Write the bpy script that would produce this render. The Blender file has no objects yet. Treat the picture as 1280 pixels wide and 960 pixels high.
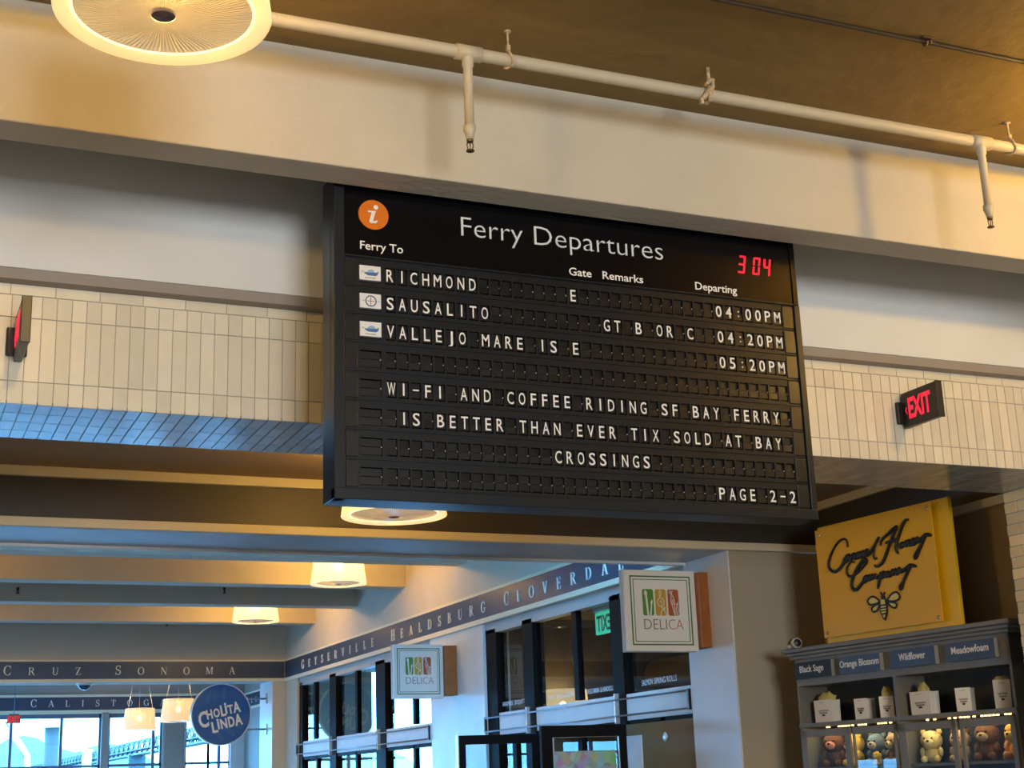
import bpy, bmesh, math, random
from mathutils import Matrix, Vector, Euler
random.seed(7)
sc = bpy.context.scene
COL = sc.collection
PI = math.pi
EYE = 1.6                                  # camera height; z values below are often EYE + offset

# ------------------------------------------------------------------ camera
YAW, PITCH, ROLL, FPX = 0.415945, 0.26728, 0.0361918, 1818.67
Fv = Vector((math.sin(YAW)*math.cos(PITCH), math.cos(YAW)*math.cos(PITCH), math.sin(PITCH)))
r0 = Vector((math.cos(YAW), -math.sin(YAW), 0)); d0 = Fv.cross(r0)
c_, s_ = math.cos(ROLL), math.sin(ROLL)
rv = c_*r0 + s_*d0; dv = -s_*r0 + c_*d0
cam = bpy.data.objects.new('camera', bpy.data.cameras.new('camera'))
COL.objects.link(cam)
cam.matrix_world = Matrix(((rv.x, -dv.x, -Fv.x, 0), (rv.y, -dv.y, -Fv.y, 0), (rv.z, -dv.z, -Fv.z, EYE), (0, 0, 0, 1)))
cam.data.sensor_width = 36; cam.data.sensor_fit = 'HORIZONTAL'
cam.data.lens = FPX/1280*36
cam.data.clip_start = 0.05; cam.data.clip_end = 6000
sc.camera = cam

# ------------------------------------------------------------------ light
SKY = 24.0
KEY_W = 1550
LAMP_W = 190
w = bpy.data.worlds.new('world'); sc.world = w; w.use_nodes = True
bg = w.node_tree.nodes['Background']
bg.inputs[0].default_value = (0.17, 0.52, 1.0, 1); bg.inputs[1].default_value = SKY

def area(name, loc, target, sx, sy, power, color):
    L = bpy.data.lights.new(name, 'AREA'); L.shape = 'RECTANGLE'; L.size = sx; L.size_y = sy
    L.energy = power; L.color = color
    o = bpy.data.objects.new(name, L); COL.objects.link(o); o.location = loc
    o.rotation_euler = (Vector(target)-Vector(loc)).to_track_quat('-Z', 'Y').to_euler()
    return o
# daylight from the tall nave windows behind the photographer
area('nave_window_light', (1.5, -12.0, 2.6), (1.5, 7, 4.0), 5.0, 3.4, KEY_W, (0.96, 0.98, 1.0))
# portal guiding the sky through the bay-side window wall
pl = area('side_window_portal', (-9.3, 29.5, 1.05), (0, 29.5, 1.05), 18, 1.7, 1, (1, 1, 1)); pl.data.cycles.is_portal = True
pl = area('bay_window_portal', (1.5, 39.3, 2.2), (1.5, 0, 2.2), 17, 3.4, 1, (1, 1, 1)); pl.data.cycles.is_portal = True

vs = sc.view_settings
vs.view_transform = 'Standard'; vs.look = 'None'; vs.gamma = 1; vs.use_curve_mapping = False
vs.exposure = 0.0
sc.cycles.use_denoising = True
sc.cycles.max_bounces = 10; sc.cycles.transparent_max_bounces = 16
sc.cycles.sample_clamp_indirect = 6
sc.cycles.caustics_reflective = False; sc.cycles.caustics_refractive = False

# ------------------------------------------------------------------ materials
def mat(name, col, rough=0.6, metal=0.0, bump=0.0, bscale=60, var=0.0, vscale=3, spec=0.5, emit=None, estr=0, island=0.0, coat=0):
    m = bpy.data.materials.new(name); m.use_nodes = True
    nt = m.node_tree; b = nt.nodes['Principled BSDF']
    b.inputs['Roughness'].default_value = rough; b.inputs['Metallic'].default_value = metal
    b.inputs['Specular IOR Level'].default_value = spec
    b.inputs['Coat Weight'].default_value = coat
    b.inputs['Base Color'].default_value = (*col, 1)
    N = nt.nodes.new; Lk = nt.links.new
    if var or bump:
        tc = N('ShaderNodeTexCoord')
    prev = None
    if var:
        n = N('ShaderNodeTexNoise'); n.inputs['Scale'].default_value = vscale; n.inputs['Detail'].default_value = 5
        Lk(tc.outputs['Object'], n.inputs['Vector'])
        r = N('ShaderNodeMapRange'); r.inputs[1].default_value = 0.3; r.inputs[2].default_value = 0.7
        r.inputs[3].default_value = 1-var; r.inputs[4].default_value = 1+var
        Lk(n.outputs['Fac'], r.inputs[0]); prev = r.outputs[0]
    if island:
        g = N('ShaderNodeNewGeometry'); r = N('ShaderNodeMapRange')
        r.inputs[3].default_value = 1-island; r.inputs[4].default_value = 1+island
        Lk(g.outputs['Random Per Island'], r.inputs[0])
        if prev:
            mu = N('ShaderNodeMath'); mu.operation = 'MULTIPLY'; Lk(prev, mu.inputs[0]); Lk(r.outputs[0], mu.inputs[1]); prev = mu.outputs[0]
        else: prev = r.outputs[0]
    if prev:
        mx = N('ShaderNodeVectorMath'); mx.operation = 'SCALE'; mx.inputs[0].default_value = col
        Lk(prev, mx.inputs['Scale']); Lk(mx.outputs[0], b.inputs['Base Color'])
    if bump:
        n2 = N('ShaderNodeTexNoise'); n2.inputs['Scale'].default_value = bscale; n2.inputs['Detail'].default_value = 6
        Lk(tc.outputs['Object'], n2.inputs['Vector'])
        bp = N('ShaderNodeBump'); bp.inputs['Strength'].default_value = bump; bp.inputs['Distance'].default_value = 0.02
        Lk(n2.outputs['Fac'], bp.inputs['Height']); Lk(bp.outputs[0], b.inputs['Normal'])
    if emit:
        b.inputs['Emission Color'].default_value = (*emit, 1); b.inputs['Emission Strength'].default_value = estr
    return m

def glass_mat(name, tint=(0.9, 0.95, 0.97), rough=0.0, refl=1.45):
    m = bpy.data.materials.new(name); m.use_nodes = True; nt = m.node_tree; nt.nodes.clear()
    o = nt.nodes.new('ShaderNodeOutputMaterial'); mx = nt.nodes.new('ShaderNodeMixShader')
    t = nt.nodes.new('ShaderNodeBsdfTransparent'); g = nt.nodes.new('ShaderNodeBsdfGlossy'); f = nt.nodes.new('ShaderNodeFresnel')
    t.inputs[0].default_value = (*tint, 1); g.inputs['Roughness'].default_value = rough; f.inputs[0].default_value = refl
    ge = nt.nodes.new('ShaderNodeNewGeometry'); iv = nt.nodes.new('ShaderNodeMath'); iv.operation = 'SUBTRACT'; iv.inputs[0].default_value = 1
    mu = nt.nodes.new('ShaderNodeMath'); mu.operation = 'MULTIPLY'
    nt.links.new(ge.outputs['Backfacing'], iv.inputs[1]); nt.links.new(iv.outputs[0], mu.inputs[0]); nt.links.new(f.outputs[0], mu.inputs[1])
    nt.links.new(mu.outputs[0], mx.inputs[0]); nt.links.new(t.outputs[0], mx.inputs[1]); nt.links.new(g.outputs[0], mx.inputs[2])
    nt.links.new(mx.outputs[0], o.inputs[0])
    return m

def shade_mat(name, col, estr, see=0.3, lens=False):
    """translucent lamp shade / ribbed lens: part see-through, part glowing, part diffuse"""
    m = bpy.data.materials.new(name); m.use_nodes = True; nt = m.node_tree; nt.nodes.clear()
    N = nt.nodes.new; Lk = nt.links.new
    o = N('ShaderNodeOutputMaterial'); mx = N('ShaderNodeMixShader'); mx.inputs[0].default_value = see
    t = N('ShaderNodeBsdfTransparent'); b = N('ShaderNodeBsdfPrincipled')
    t.inputs[0].default_value = (1, 0.93, 0.8, 1)
    b.inputs['Base Color'].default_value = (*col, 1); b.inputs['Roughness'].default_value = 0.35
    b.inputs['Emission Color'].default_value = (1, 0.74, 0.36, 1); b.inputs['Emission Strength'].default_value = estr
    if lens:
        tc = N('ShaderNodeTexCoord'); sp = N('ShaderNodeSeparateXYZ'); at = N('ShaderNodeMath'); at.operation = 'ARCTAN2'
        Lk(tc.outputs['Object'], sp.inputs[0]); Lk(sp.outputs[0], at.inputs[0]); Lk(sp.outputs[1], at.inputs[1])
        mu = N('ShaderNodeMath'); mu.operation = 'MULTIPLY'; mu.inputs[1].default_value = 110; Lk(at.outputs[0], mu.inputs[0])
        si = N('ShaderNodeMath'); si.operation = 'SINE'; Lk(mu.outputs[0], si.inputs[0])
        bp = N('ShaderNodeBump'); bp.inputs['Strength'].default_value = 0.7; bp.inputs['Distance'].default_value = 0.004
        Lk(si.outputs[0], bp.inputs['Height']); Lk(bp.outputs[0], b.inputs['Normal'])
        b.inputs['Roughness'].default_value = 0.12
        # the prismatic ribs let more or less of the lamp through
        ma = N('ShaderNodeMapRange'); ma.inputs[1].default_value = -1; ma.inputs[2].default_value = 1
        ma.inputs[3].default_value = see-0.04; ma.inputs[4].default_value = see+0.05
        Lk(si.outputs[0], ma.inputs[0]); Lk(ma.outputs[0], mx.inputs[0])
    Lk(b.outputs[0], mx.inputs[1]); Lk(t.outputs[0], mx.inputs[2]); Lk(mx.outputs[0], o.inputs[0])
    return m

M = {}
M['beam'] = mat('painted plaster', (0.60, 0.55, 0.44), 0.75, bump=0.35, bscale=28, var=0.05, vscale=2)
M['ceil'] = mat('painted ceiling', (0.25, 0.165, 0.058), 0.8, bump=0.6, bscale=9, var=0.09, vscale=1.5)
M['recessceil'] = mat('shade-darkened recess ceiling', (0.10, 0.065, 0.03), 0.8)  # ceiling colour darkened to put the shade of the recess behind the beam into it
M['ledge'] = mat('grey brown band', (0.33, 0.29, 0.25), 0.7)
M['farwall'] = mat('darkened hall paint', (0.30, 0.27, 0.24), 0.7, var=0.03)  # wall colour darkened to offset the strong sky light in the far hall
M['white'] = mat('white wall', (0.80, 0.81, 0.79), 0.8, var=0.02)
M['upper'] = mat('grey beige wall', (0.56, 0.50, 0.40), 0.8, var=0.03)
M['tile'] = mat('glazed cream tile', (0.79, 0.72, 0.56), 0.3, island=0.09, var=0.03, vscale=8, bump=0.04, bscale=30)
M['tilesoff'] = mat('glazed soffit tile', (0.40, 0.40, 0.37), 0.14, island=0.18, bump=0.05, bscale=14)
M['grout'] = mat('grout', (0.48, 0.44, 0.36), 0.9)
M['brick'] = mat('yellow brick', (0.86, 0.66, 0.34), 0.7, island=0.16, bump=0.2, bscale=40)
M['cream'] = mat('cream trim', (0.78, 0.68, 0.48), 0.55)
M['dark'] = mat('dark upper band', (0.055, 0.05, 0.045), 0.5)
M['greypaint'] = mat('grey paint', (0.42, 0.42, 0.40), 0.45, var=0.03)
M['shopwall'] = mat('shop wall brown', (0.36, 0.25, 0.13), 0.8, var=0.04)
M['shopceil'] = mat('shop ceiling', (0.40, 0.28, 0.15), 0.8)
M['jamb'] = mat('polished plaster', (0.70, 0.70, 0.68), 0.35, var=0.05, vscale=2.5, bump=0.05, bscale=6)
M['column'] = mat('beige column paint', (0.42, 0.365, 0.26), 0.6, var=0.02)
M['floor'] = mat('terrazzo floor', (0.43, 0.44, 0.46), 0.20, var=0.08, vscale=12)
M['frieze'] = mat('blue grey frieze', (0.030, 0.045, 0.080), 0.4)
M['letter'] = mat('silver letter', (0.86, 0.83, 0.76), 0.4)
M['black'] = mat('black frame', (0.010, 0.008, 0.007), 0.55, spec=0.05)
M['woodframe'] = mat('dark wood frame', (0.07, 0.04, 0.02), 0.4, var=0.2, vscale=20)
M['sill'] = mat('white painted panel', (0.80, 0.82, 0.83), 0.5, var=0.04)
M['glass'] = glass_mat('window glass')
M['steel'] = mat('steel cable', (0.30, 0.31, 0.33), 0.3, metal=0.9)
M['housing'] = mat('board housing', (0.009, 0.012, 0.016), 0.38, spec=0.32)
M['houseblk'] = mat('black acrylic header', (0.004, 0.004, 0.005), 0.16, spec=0.25)
M['bezel'] = mat('row bezel', (0.007, 0.0085, 0.011), 0.42, spec=0.3)
M['recess'] = mat('flap recess', (0.010, 0.010, 0.010), 0.6)
M['flap'] = mat('flap plastic', (0.007, 0.007, 0.007), 0.32, island=0.35)
M['ink'] = mat('white flap lettering', (0.93, 0.93, 0.90), 0.5, emit=None)
M['headtext'] = mat('silver white lettering', (0.74, 0.80, 0.84), 0.3)
M['plate'] = mat('icon plate white', (0.80, 0.82, 0.82), 0.4)
M['blue'] = mat('boat blue', (0.05, 0.16, 0.42), 0.4)
M['paleblue'] = mat('pale blue', (0.30, 0.48, 0.66), 0.4)
M['navy'] = mat('navy ring', (0.05, 0.06, 0.20), 0.4)
M['orange'] = mat('orange disc', (0.74, 0.19, 0.015), 0.3)
M['brightmetal'] = mat('bright hinge pin', (0.9, 0.9, 0.9), 0.2)
M['led'] = mat('red led', (0.3, 0.0, 0.02), 0.4, emit=(1.0, 0.012, 0.04), estr=1.0)
M['exitblack'] = mat('exit sign housing', (0.022, 0.020, 0.019), 0.35)
M['exitred'] = mat('exit letters', (0.4, 0.01, 0.03), 0.4, emit=(1.0, 0.018, 0.06), estr=0.85)
M['exitgreen'] = mat('green exit face', (0.1, 0.7, 0.4), 0.4, emit=(0.06, 0.75, 0.36), estr=0.55)
M['exitdark'] = mat('green exit letters', (0.01, 0.16, 0.08), 0.4)
M['pipe'] = mat('painted pipe', (0.58, 0.51, 0.37), 0.45, bump=0.1, bscale=40)
M['rust'] = mat('rusty hanger', (0.55, 0.42, 0.26), 0.6, var=0.4, vscale=60)
M['brass'] = mat('old brass', (0.20, 0.13, 0.06), 0.4, metal=0.7)
M['conduit'] = mat('conduit brown', (0.045, 0.028, 0.014), 0.5)
M['shade'] = shade_mat('lamp shade', (0.60, 0.50, 0.36), 0.70, 0.30)
M['farshade'] = shade_mat('lamp shade against the window', (0.60, 0.46, 0.32), 0.55, 0.05)
M['rim'] = shade_mat('lamp rim', (0.9, 0.8, 0.6), 0.62, 0.12)
M['ring'] = mat('lamp edge ring', (0.9, 0.8, 0.6), 0.4, emit=(1, 0.84, 0.5), estr=1.1)
M['lens'] = shade_mat('prismatic lens', (0.55, 0.50, 0.40), 0.10, 0.05, True)
M['bulb'] = mat('lamp bulb', (1, 0.9, 0.7), 0.4, emit=(1, 0.80, 0.45), estr=30)
M['hub'] = mat('lamp hub', (0.12, 0.065, 0.055), 0.5)
M['honey'] = mat('honey yellow board', (0.95, 0.55, 0.012), 0.4)
M['honeyface'] = mat('honey amber panel', (0.88, 0.45, 0.010), 0.38)
M['blkletter'] = mat('black raised letter', (0.006, 0.005, 0.005), 0.4)
M['beewing'] = mat('bee pale yellow', (0.80, 0.62, 0.12), 0.4)
M['chrome'] = mat('chrome standoff', (0.85, 0.82, 0.76), 0.15, metal=1)
M['cab'] = mat('grey cabinet paint', (0.175, 0.160, 0.128), 0.5)
M['cabin'] = mat('cabinet interior', (0.050, 0.048, 0.044), 0.7)
M['cabback'] = mat('cabinet navy back', (0.02, 0.045, 0.09), 0.6)
M['platedark'] = mat('nameplate dark', (0.014, 0.012, 0.009), 0.6)
M['plateblue'] = mat('nameplate blue', (0.030, 0.055, 0.105), 0.4)
M['plateside'] = mat('nameplate grey edge', (0.30, 0.28, 0.24), 0.4)
M['text'] = mat('pale lettering', (0.82, 0.78, 0.70), 0.5)
M['bag'] = mat('white paper bag', (0.84, 0.78, 0.66), 0.7)
M['bagside'] = mat('bag side', (0.80, 0.74, 0.62), 0.7)
M['tissue'] = mat('tissue paper', (0.62, 0.50, 0.14), 0.8, bump=0.3, bscale=25)
M['ledwarm'] = mat('warm led', (1, 0.8, 0.5), 0.4, emit=(1, 0.66, 0.2), estr=5)
M['delwhite'] = mat('sign white', (0.80, 0.79, 0.74), 0.4)
M['deledge'] = mat('sign edge', (0.52, 0.48, 0.43), 0.4)
M['dgreen'] = mat('sign green', (0.05, 0.17, 0.035), 0.5)
M['dlime'] = mat('sign leaf green', (0.09, 0.26, 0.03), 0.5)
M['dgold'] = mat('sign gold', (0.55, 0.33, 0.03), 0.5)
M['dred'] = mat('sign red', (0.45, 0.10, 0.03), 0.5)
M['dtext'] = mat('sign dark text', (0.10, 0.10, 0.05), 0.5)
M['wood'] = mat('stained wood block', (0.32, 0.10, 0.02), 0.4, var=0.15, vscale=6)
M['cblue'] = mat('sign blue', (0.014, 0.095, 0.32), 0.25)
M['cleaf'] = mat('sign leaf blue', (0.03, 0.13, 0.33), 0.25)
M['cwhite'] = mat('sign lettering white', (0.86, 0.86, 0.82), 0.5)
M['silver'] = mat('aluminium', (0.70, 0.72, 0.74), 0.3, metal=0.6)
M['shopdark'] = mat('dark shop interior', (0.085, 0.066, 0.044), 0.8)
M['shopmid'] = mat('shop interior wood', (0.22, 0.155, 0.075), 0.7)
M['camwhite'] = mat('camera white', (0.75, 0.74, 0.70), 0.4)
M['domeglass'] = mat('smoked dome', (0.03, 0.05, 0.10), 0.1)
M['bridge'] = mat('bridge steel', (0.035, 0.062, 0.072), 0.6)
M['hill'] = mat('hazy hill', (0.07, 0.10, 0.105), 0.9, var=0.3, vscale=0.02)
M['post'] = mat('weathered post', (0.03, 0.035, 0.035), 0.6)

# ------------------------------------------------------------------ mesh helpers
I4 = Matrix.Identity(4)
class MB:
    """collects shapes; build() links them as ONE mesh object"""
    def __init__(s): s.bm = bmesh.new(); s.mats = []; s.mi = 0
    def use(s, m):
        if m not in s.mats: s.mats.append(m)
        s.mi = s.mats.index(m); return s
    def face(s, vs, smooth=False):
        try:
            f = s.bm.faces.new(vs); f.material_index = s.mi; f.smooth = smooth; return f
        except ValueError: return None
    def box(s, x0, x1, y0, y1, z0, z1, bev=0.0, F=I4):
        P = [(x0,y0,z0),(x1,y0,z0),(x1,y1,z0),(x0,y1,z0),(x0,y0,z1),(x1,y0,z1),(x1,y1,z1),(x0,y1,z1)]
        v = [s.bm.verts.new(F @ Vector(p)) for p in P]
        fs = [s.face([v[i] for i in q]) for q in ((3,2,1,0),(4,5,6,7),(0,1,5,4),(1,2,6,5),(2,3,7,6),(3,0,4,7))]
        if bev:
            es = list({e for f in fs for e in f.edges})
            r = bmesh.ops.bevel(s.bm, geom=es, offset=bev, segments=2, affect='EDGES', profile=0.5)
            for f in r['faces']: f.material_index = s.mi
        return s
    def prism(s, pts, y0, y1, F=I4):
        """outline in local x,z extruded from y0 (front) to y1"""
        a = [s.bm.verts.new(F @ Vector((p[0], y0, p[1]))) for p in pts]
        b = [s.bm.verts.new(F @ Vector((p[0], y1, p[1]))) for p in pts]
        n = len(pts); s.face(a); s.face(b[::-1])
        for i in range(n): s.face([a[i], b[i], b[(i+1) % n], a[(i+1) % n]])
        return s
    def sweep(s, pts, r, n=8, caps=True, flat=1.0, F=I4, smooth=True):
        """tube along 3-D points; r a number or list"""
        pts = [Vector(p) for p in pts]; N_ = len(pts); rings = []
        for i, p in enumerate(pts):
            t = (pts[min(i+1, N_-1)]-pts[max(i-1, 0)])
            if t.length < 1e-9: t = Vector((0, 0, 1))
            t.normalize()
            up = Vector((0, 1, 0)) if abs(t.y) < 0.9 else Vector((1, 0, 0))
            a = t.cross(up).normalized(); b = a.cross(t).normalized()
            rr = r[i] if isinstance(r, (list, tuple)) else r
            rings.append([s.bm.verts.new(F @ (p + a*math.cos(2*PI*k/n)*rr + b*math.sin(2*PI*k/n)*rr*flat)) for k in range(n)])
        for i in range(N_-1):
            for k in range(n): s.face([rings[i][k], rings[i][(k+1) % n], rings[i+1][(k+1) % n], rings[i+1][k]], smooth)
        if caps: s.face(rings[0][::-1]); s.face(rings[-1])
        return s
    def lathe(s, prof, n=48, F=I4, smooth=True, close=False):
        """profile (r,z) turned about local z"""
        rings = []
        for r, z in prof:
            if r < 1e-6: rings.append([s.bm.verts.new(F @ Vector((0, 0, z)))])
            else: rings.append([s.bm.verts.new(F @ Vector((r*math.cos(2*PI*k/n), r*math.sin(2*PI*k/n), z))) for k in range(n)])
        if close: rings.append(rings[0])
        for A, B in zip(rings, rings[1:]):
            for k in range(n):
                k2 = (k+1) % n
                if len(A) == 1 and len(B) == 1: continue
                if len(A) == 1: s.face([A[0], B[k2], B[k]], smooth)
                elif len(B) == 1: s.face([A[k], A[k2], B[0]], smooth)
                else: s.face([A[k], A[k2], B[k2], B[k]], smooth)
        return s
    def ball(s, c, r, sx=1, sy=1, sz=1, n=16, F=I4):
        prof = [(math.sin(PI*i/10)*1.0, -math.cos(PI*i/10)) for i in range(11)]
        prof[0] = (0, -1); prof[-1] = (0, 1)
        return s.lathe(prof, n, F @ Matrix.Translation(c) @ Matrix.Diagonal((r*sx, r*sy, r*sz, 1)))
    def text(s, body, F=I4, width=None, height=None, depth=0.004, anchor='L', bold=0.0, spacing=1.0, shear=0.0, base=None):
        """built-in font; scaled so its box is width x height; origin at left (or centre) of baseline"""
        c = bpy.data.curves.new('t', 'FONT'); c.body = body; c.size = 1; c.offset = bold; c.space_character = spacing; c.shear = shear
        c.resolution_u = 3
        o = bpy.data.objects.new('t', c); COL.objects.link(o)
        dg = bpy.context.evaluated_depsgraph_get()
        me = bpy.data.meshes.new_from_object(o.evaluated_get(dg))
        xs = [v.co.x for v in me.vertices]; ys = [v.co.y for v in me.vertices]
        x0, x1 = min(xs), max(xs)
        capb = base if base is not None else max(ys)
        ky = (height/capb) if height else None
        kx = (width/(x1-x0)) if width else None
        if kx is None: kx = ky
        if ky is None: ky = kx
        ox = -x0 if anchor == 'L' else -(x0+x1)/2
        tb = bmesh.new(); tb.from_mesh(me)
        r = bmesh.ops.extrude_face_region(tb, geom=tb.faces[:]) if depth else None
        if depth:
            for e in r['geom']:
                if isinstance(e, bmesh.types.BMVert): e.co.z += depth
        mp = {}
        for v in tb.verts:
            mp[v] = s.bm.verts.new(F @ Vector(((v.co.x+ox)*kx, -v.co.z, v.co.y*ky)))
        for f in tb.faces: s.face([mp[v] for v in f.verts])
        tb.free(); bpy.data.objects.remove(o); bpy.data.curves.remove(c); bpy.data.meshes.remove(me)
        return s
    def build(s, name, m=None, parent=None, frame=I4, smooth=False, recalc=True):
        if m is not None and not s.mats: s.mats = [m]
        if frame is not I4: s.bm.transform(frame)
        if parent is not None: s.bm.transform(root_matrix(parent).inverted())
        if recalc: bmesh.ops.recalc_face_normals(s.bm, faces=s.bm.faces[:])
        me = bpy.data.meshes.new(name); s.bm.to_mesh(me); s.bm.free()
        for x in s.mats: me.materials.append(x)
        o = bpy.data.objects.new(name, me); COL.objects.link(o)
        if parent is not None: o.parent = parent
        return o

ROOT = {}
def root_matrix(o):
    while o.parent is not None: o = o.parent
    return ROOT.get(o.name, I4)
def thing(name, label, cat, loc=(0, 0, 0), rz=0.0, group=None):
    o = bpy.data.objects.new(name, None); COL.objects.link(o)
    o.empty_display_size = 0.1
    o.location = loc; o.rotation_euler = (0, 0, rz)
    ROOT[o.name] = Matrix.Translation(loc) @ Matrix.Rotation(rz, 4, 'Z')
    o['label'] = label; o['category'] = cat
    if group: o['group'] = group
    return o
def tag(o, label, cat, group=None, loc=None):
    o['label'] = label; o['category'] = cat
    if group: o['group'] = group
    return o
def struct(name, mb, m=None):
    o = mb.build(name, m); o['kind'] = 'structure'; return o
def T(x, y, z): return Matrix.Translation((x, y, z))
def RY(a): return Matrix.Rotation(a, 4, 'Y')
def bx(x0, x1, y0, y1, z0, z1, bev=0.0): return MB().box(x0, x1, y0, y1, z0, z1, bev)
def E(z): return EYE+z
LEFTWALL = -PI/2        # local x right -> -Y, local y depth -> +X (for faces that look towards -X)
# ================================================================== SETTING
XL, XR = -9.0, 13.0
struct('floor', bx(XL, XR, -13.2, 46, -0.2, 0), M['floor'])
struct('wall_back', bx(XL, XR, -13.2, -13.0, 0, 6), M['white'])
lw = MB().box(XL-0.2, XL, -13.2, 23.3, 0, 6); lw.box(XL-0.2, XL, 23.3, 39.0, E(0.30), 6); lw.box(XL-0.2, XL, 23.3, 39.0, 0, 0.2)
lw.box(XL-0.2, XL, 25.1, 28.3, 0.2, E(0.30)); lw.box(XL-0.2, XL, 38.5, 39.0, 0.2, E(0.3))
struct('wall_left', lw, M['white'])
struct('wall_right', bx(XR, XR+0.2, -13.2, 8.69, 0, 6), M['white'])
# near bay
struct('ceiling', bx(XL, XR, -13.2, 6.72, E(3.76), E(4.1)), M['ceil'])
struct('ceiling_beam', bx(XL, XR, 6.718, 6.95, E(3.114), E(4.3), 0.008), M['beam'])
struct('ceiling_recess', bx(XL, XR, 6.95, 8.7, E(4.1), E(4.3)), M['recessceil'])
struct('wall_upper', bx(XL, XR, 7.80, 8.69, E(2.766), E(4.2)), M['white'])
lint = MB(); lint.use(M['grout']).box(XL, XR, 7.905, 8.685, E(2.05), E(2.71))
lint.use(M['tile'])
Zr = [(2.036, 2.157), (2.163, 2.513), (2.519, 2.640)]
px = 0.0785; x0 = 0.788-30*px; g = 0.005
for k in range(140):
    xa = x0+k*px
    for a, b in Zr: lint.box(xa+g/2, xa+px-g/2, 7.897, 7.92, E(a), E(b))
xa = 0.541-12*3*px
for k in range(48):
    lint.box(xa+g/2, xa+3*px-g/2, 7.897, 7.92, E(2.646), E(2.704)); xa += 3*px
lint.use(M['exitblack']).box(XL, XR, 7.9045, 8.6845, E(2.044), E(2.052)); lint.use(M['tilesoff'])
g = 0.007
for k in range(140):
    xa = x0+k*px
    for j in range(4):
        ya = 7.90+j*0.1975; lint.box(xa+g/2, xa+px-g/2, ya+0.002, ya+0.1955, E(2.034), E(2.055))
lint.use(M['tile'])
struct('wall_lintel', lint)
pier = MB(); pier.use(M['grout']).box(7.975, XR, 7.905, 8.685, 0, E(2.034)); pier.use(M['brick'])
z = E(2.03); r = 0
while z > 0.5:
    y = 7.90-(0.13 if r % 2 else 0)
    while y < 8.69:
        a, b = max(y, 7.90), min(y+0.255, 8.688)
        if b-a > 0.02: pier.box(7.968, 7.99, a, b, z-0.0775, z, 0.003)
        y += 0.263
    z -= 0.0845; r += 1
struct('wall_pier', pier)
struct('trim_14', bx(XL, XR, 7.812, 8.69, E(2.706), E(2.77)), M['ledge'])
# middle bay
struct('ceiling_middle', bx(XL, 8.56, 8.69, 12.0, E(2.58), E(2.8)), M['shopceil'])
w1 = MB(); w1.use(M['dark']).box(XL, 8.56, 12.0, 12.84, E(2.16), E(2.9))
struct('wall_header', w1)
struct('trim_1', bx(XL, 8.56, 11.95, 12.0, E(2.498), E(2.58), 0.006), M['cream'])
struct('trim_2', bx(XL, 8.56, 11.94, 12.0, E(2.09), E(2.165), 0.006), M['cream'])
struct('wall_soffit', bx(XL, 7.52, 12.0, 12.84, E(2.09), E(2.16)), M['greypaint'])
struct('trim_3', bx(XL, 7.52, 12.80, 12.87, E(2.065), E(2.092), 0.004), M['sill'])
struct('wall_column', MB().use(M['column']).box(7.522, 8.55, 12.0, 12.845, 0, E(2.09)), None)
struct('wall_jamb', bx(7.505, 7.525, 12.004, 12.85, 0, E(2.09)), M['jamb'])
struct('wall_shop', bx(8.55, 8.75, 8.69, 12.0, 0, E(2.6)), M['shopwall'])
struct('wall_shop_band', bx(8.54, 8.56, 8.69, 12.0, E(2.165), E(2.5)), M['dark'])
struct('trim_4', bx(8.50, 8.55, 8.69, 11.95, E(2.498), E(2.58), 0.006), M['cream'])
struct('trim_5', bx(8.49, 8.55, 8.69, 11.94, E(2.09), E(2.165), 0.006), M['cream'])
# hall
struct('ceiling_hall', bx(XL, 7.7, 12.84, 28.6, E(3.62), E(3.85)), M['ceil'])
for y in (18.83, 21.39, 23.87, 26.49):
    struct('ceiling_beam', bx(XL, 7.53, y, y+0.36, E(2.985), E(3.63), 0.01), M['upper'])
struct('wall_hall', bx(7.52, 7.72, 12.84, 28.6, E(2.07), E(3.63)), M['upper'])
struct('trim_6', bx(7.49, 7.53, 12.84, 28.58, E(2.466), E(2.505), 0.005), M['cream'])
struct('trim_7', bx(7.48, 7.53, 12.84, 28.58, E(2.074), E(2.142), 0.005), M['cream'])
struct('wall_pilaster', bx(7.52, 7.9, 18.30, 20.36, 0, E(2.07)), M['jamb'])
struct('wall_end_return', bx(7.52, 7.9, 27.72, 28.6, 0, E(2.07)), M['upper'])
struct('wall_cruz', bx(XL, 9.3, 28.6, 29.6, E(2.11), E(3.63)), M['upper'])
struct('wall_cruz_pier', bx(7.27, 9.3, 28.6, 29.6, 0, E(2.11)), M['upper'])
struct('trim_8', bx(XL, 7.49, 28.56, 28.6, E(2.466), E(2.505), 0.005), M['cream'])
struct('trim_9', bx(XL, 7.49, 28.55, 28.6, E(2.085), E(2.145), 0.005), M['cream'])
struct('wall_jamb_far', bx(7.255, 7.275, 28.605, 29.6, 0, E(2.11)), M['jamb'])
# shop interior behind the storefront
struct('wall_shop_interior', bx(12.0, 12.2, 12.84, 28.6, 0, E(3)), M['shopmid'])
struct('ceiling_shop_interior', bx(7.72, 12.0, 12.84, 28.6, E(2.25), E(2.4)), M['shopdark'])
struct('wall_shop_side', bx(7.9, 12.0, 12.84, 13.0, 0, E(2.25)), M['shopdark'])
struct('wall_shop_partition', bx(7.9, 12.0, 19.2, 19.4, 0, E(2.25)), M['shopdark'])
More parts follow.
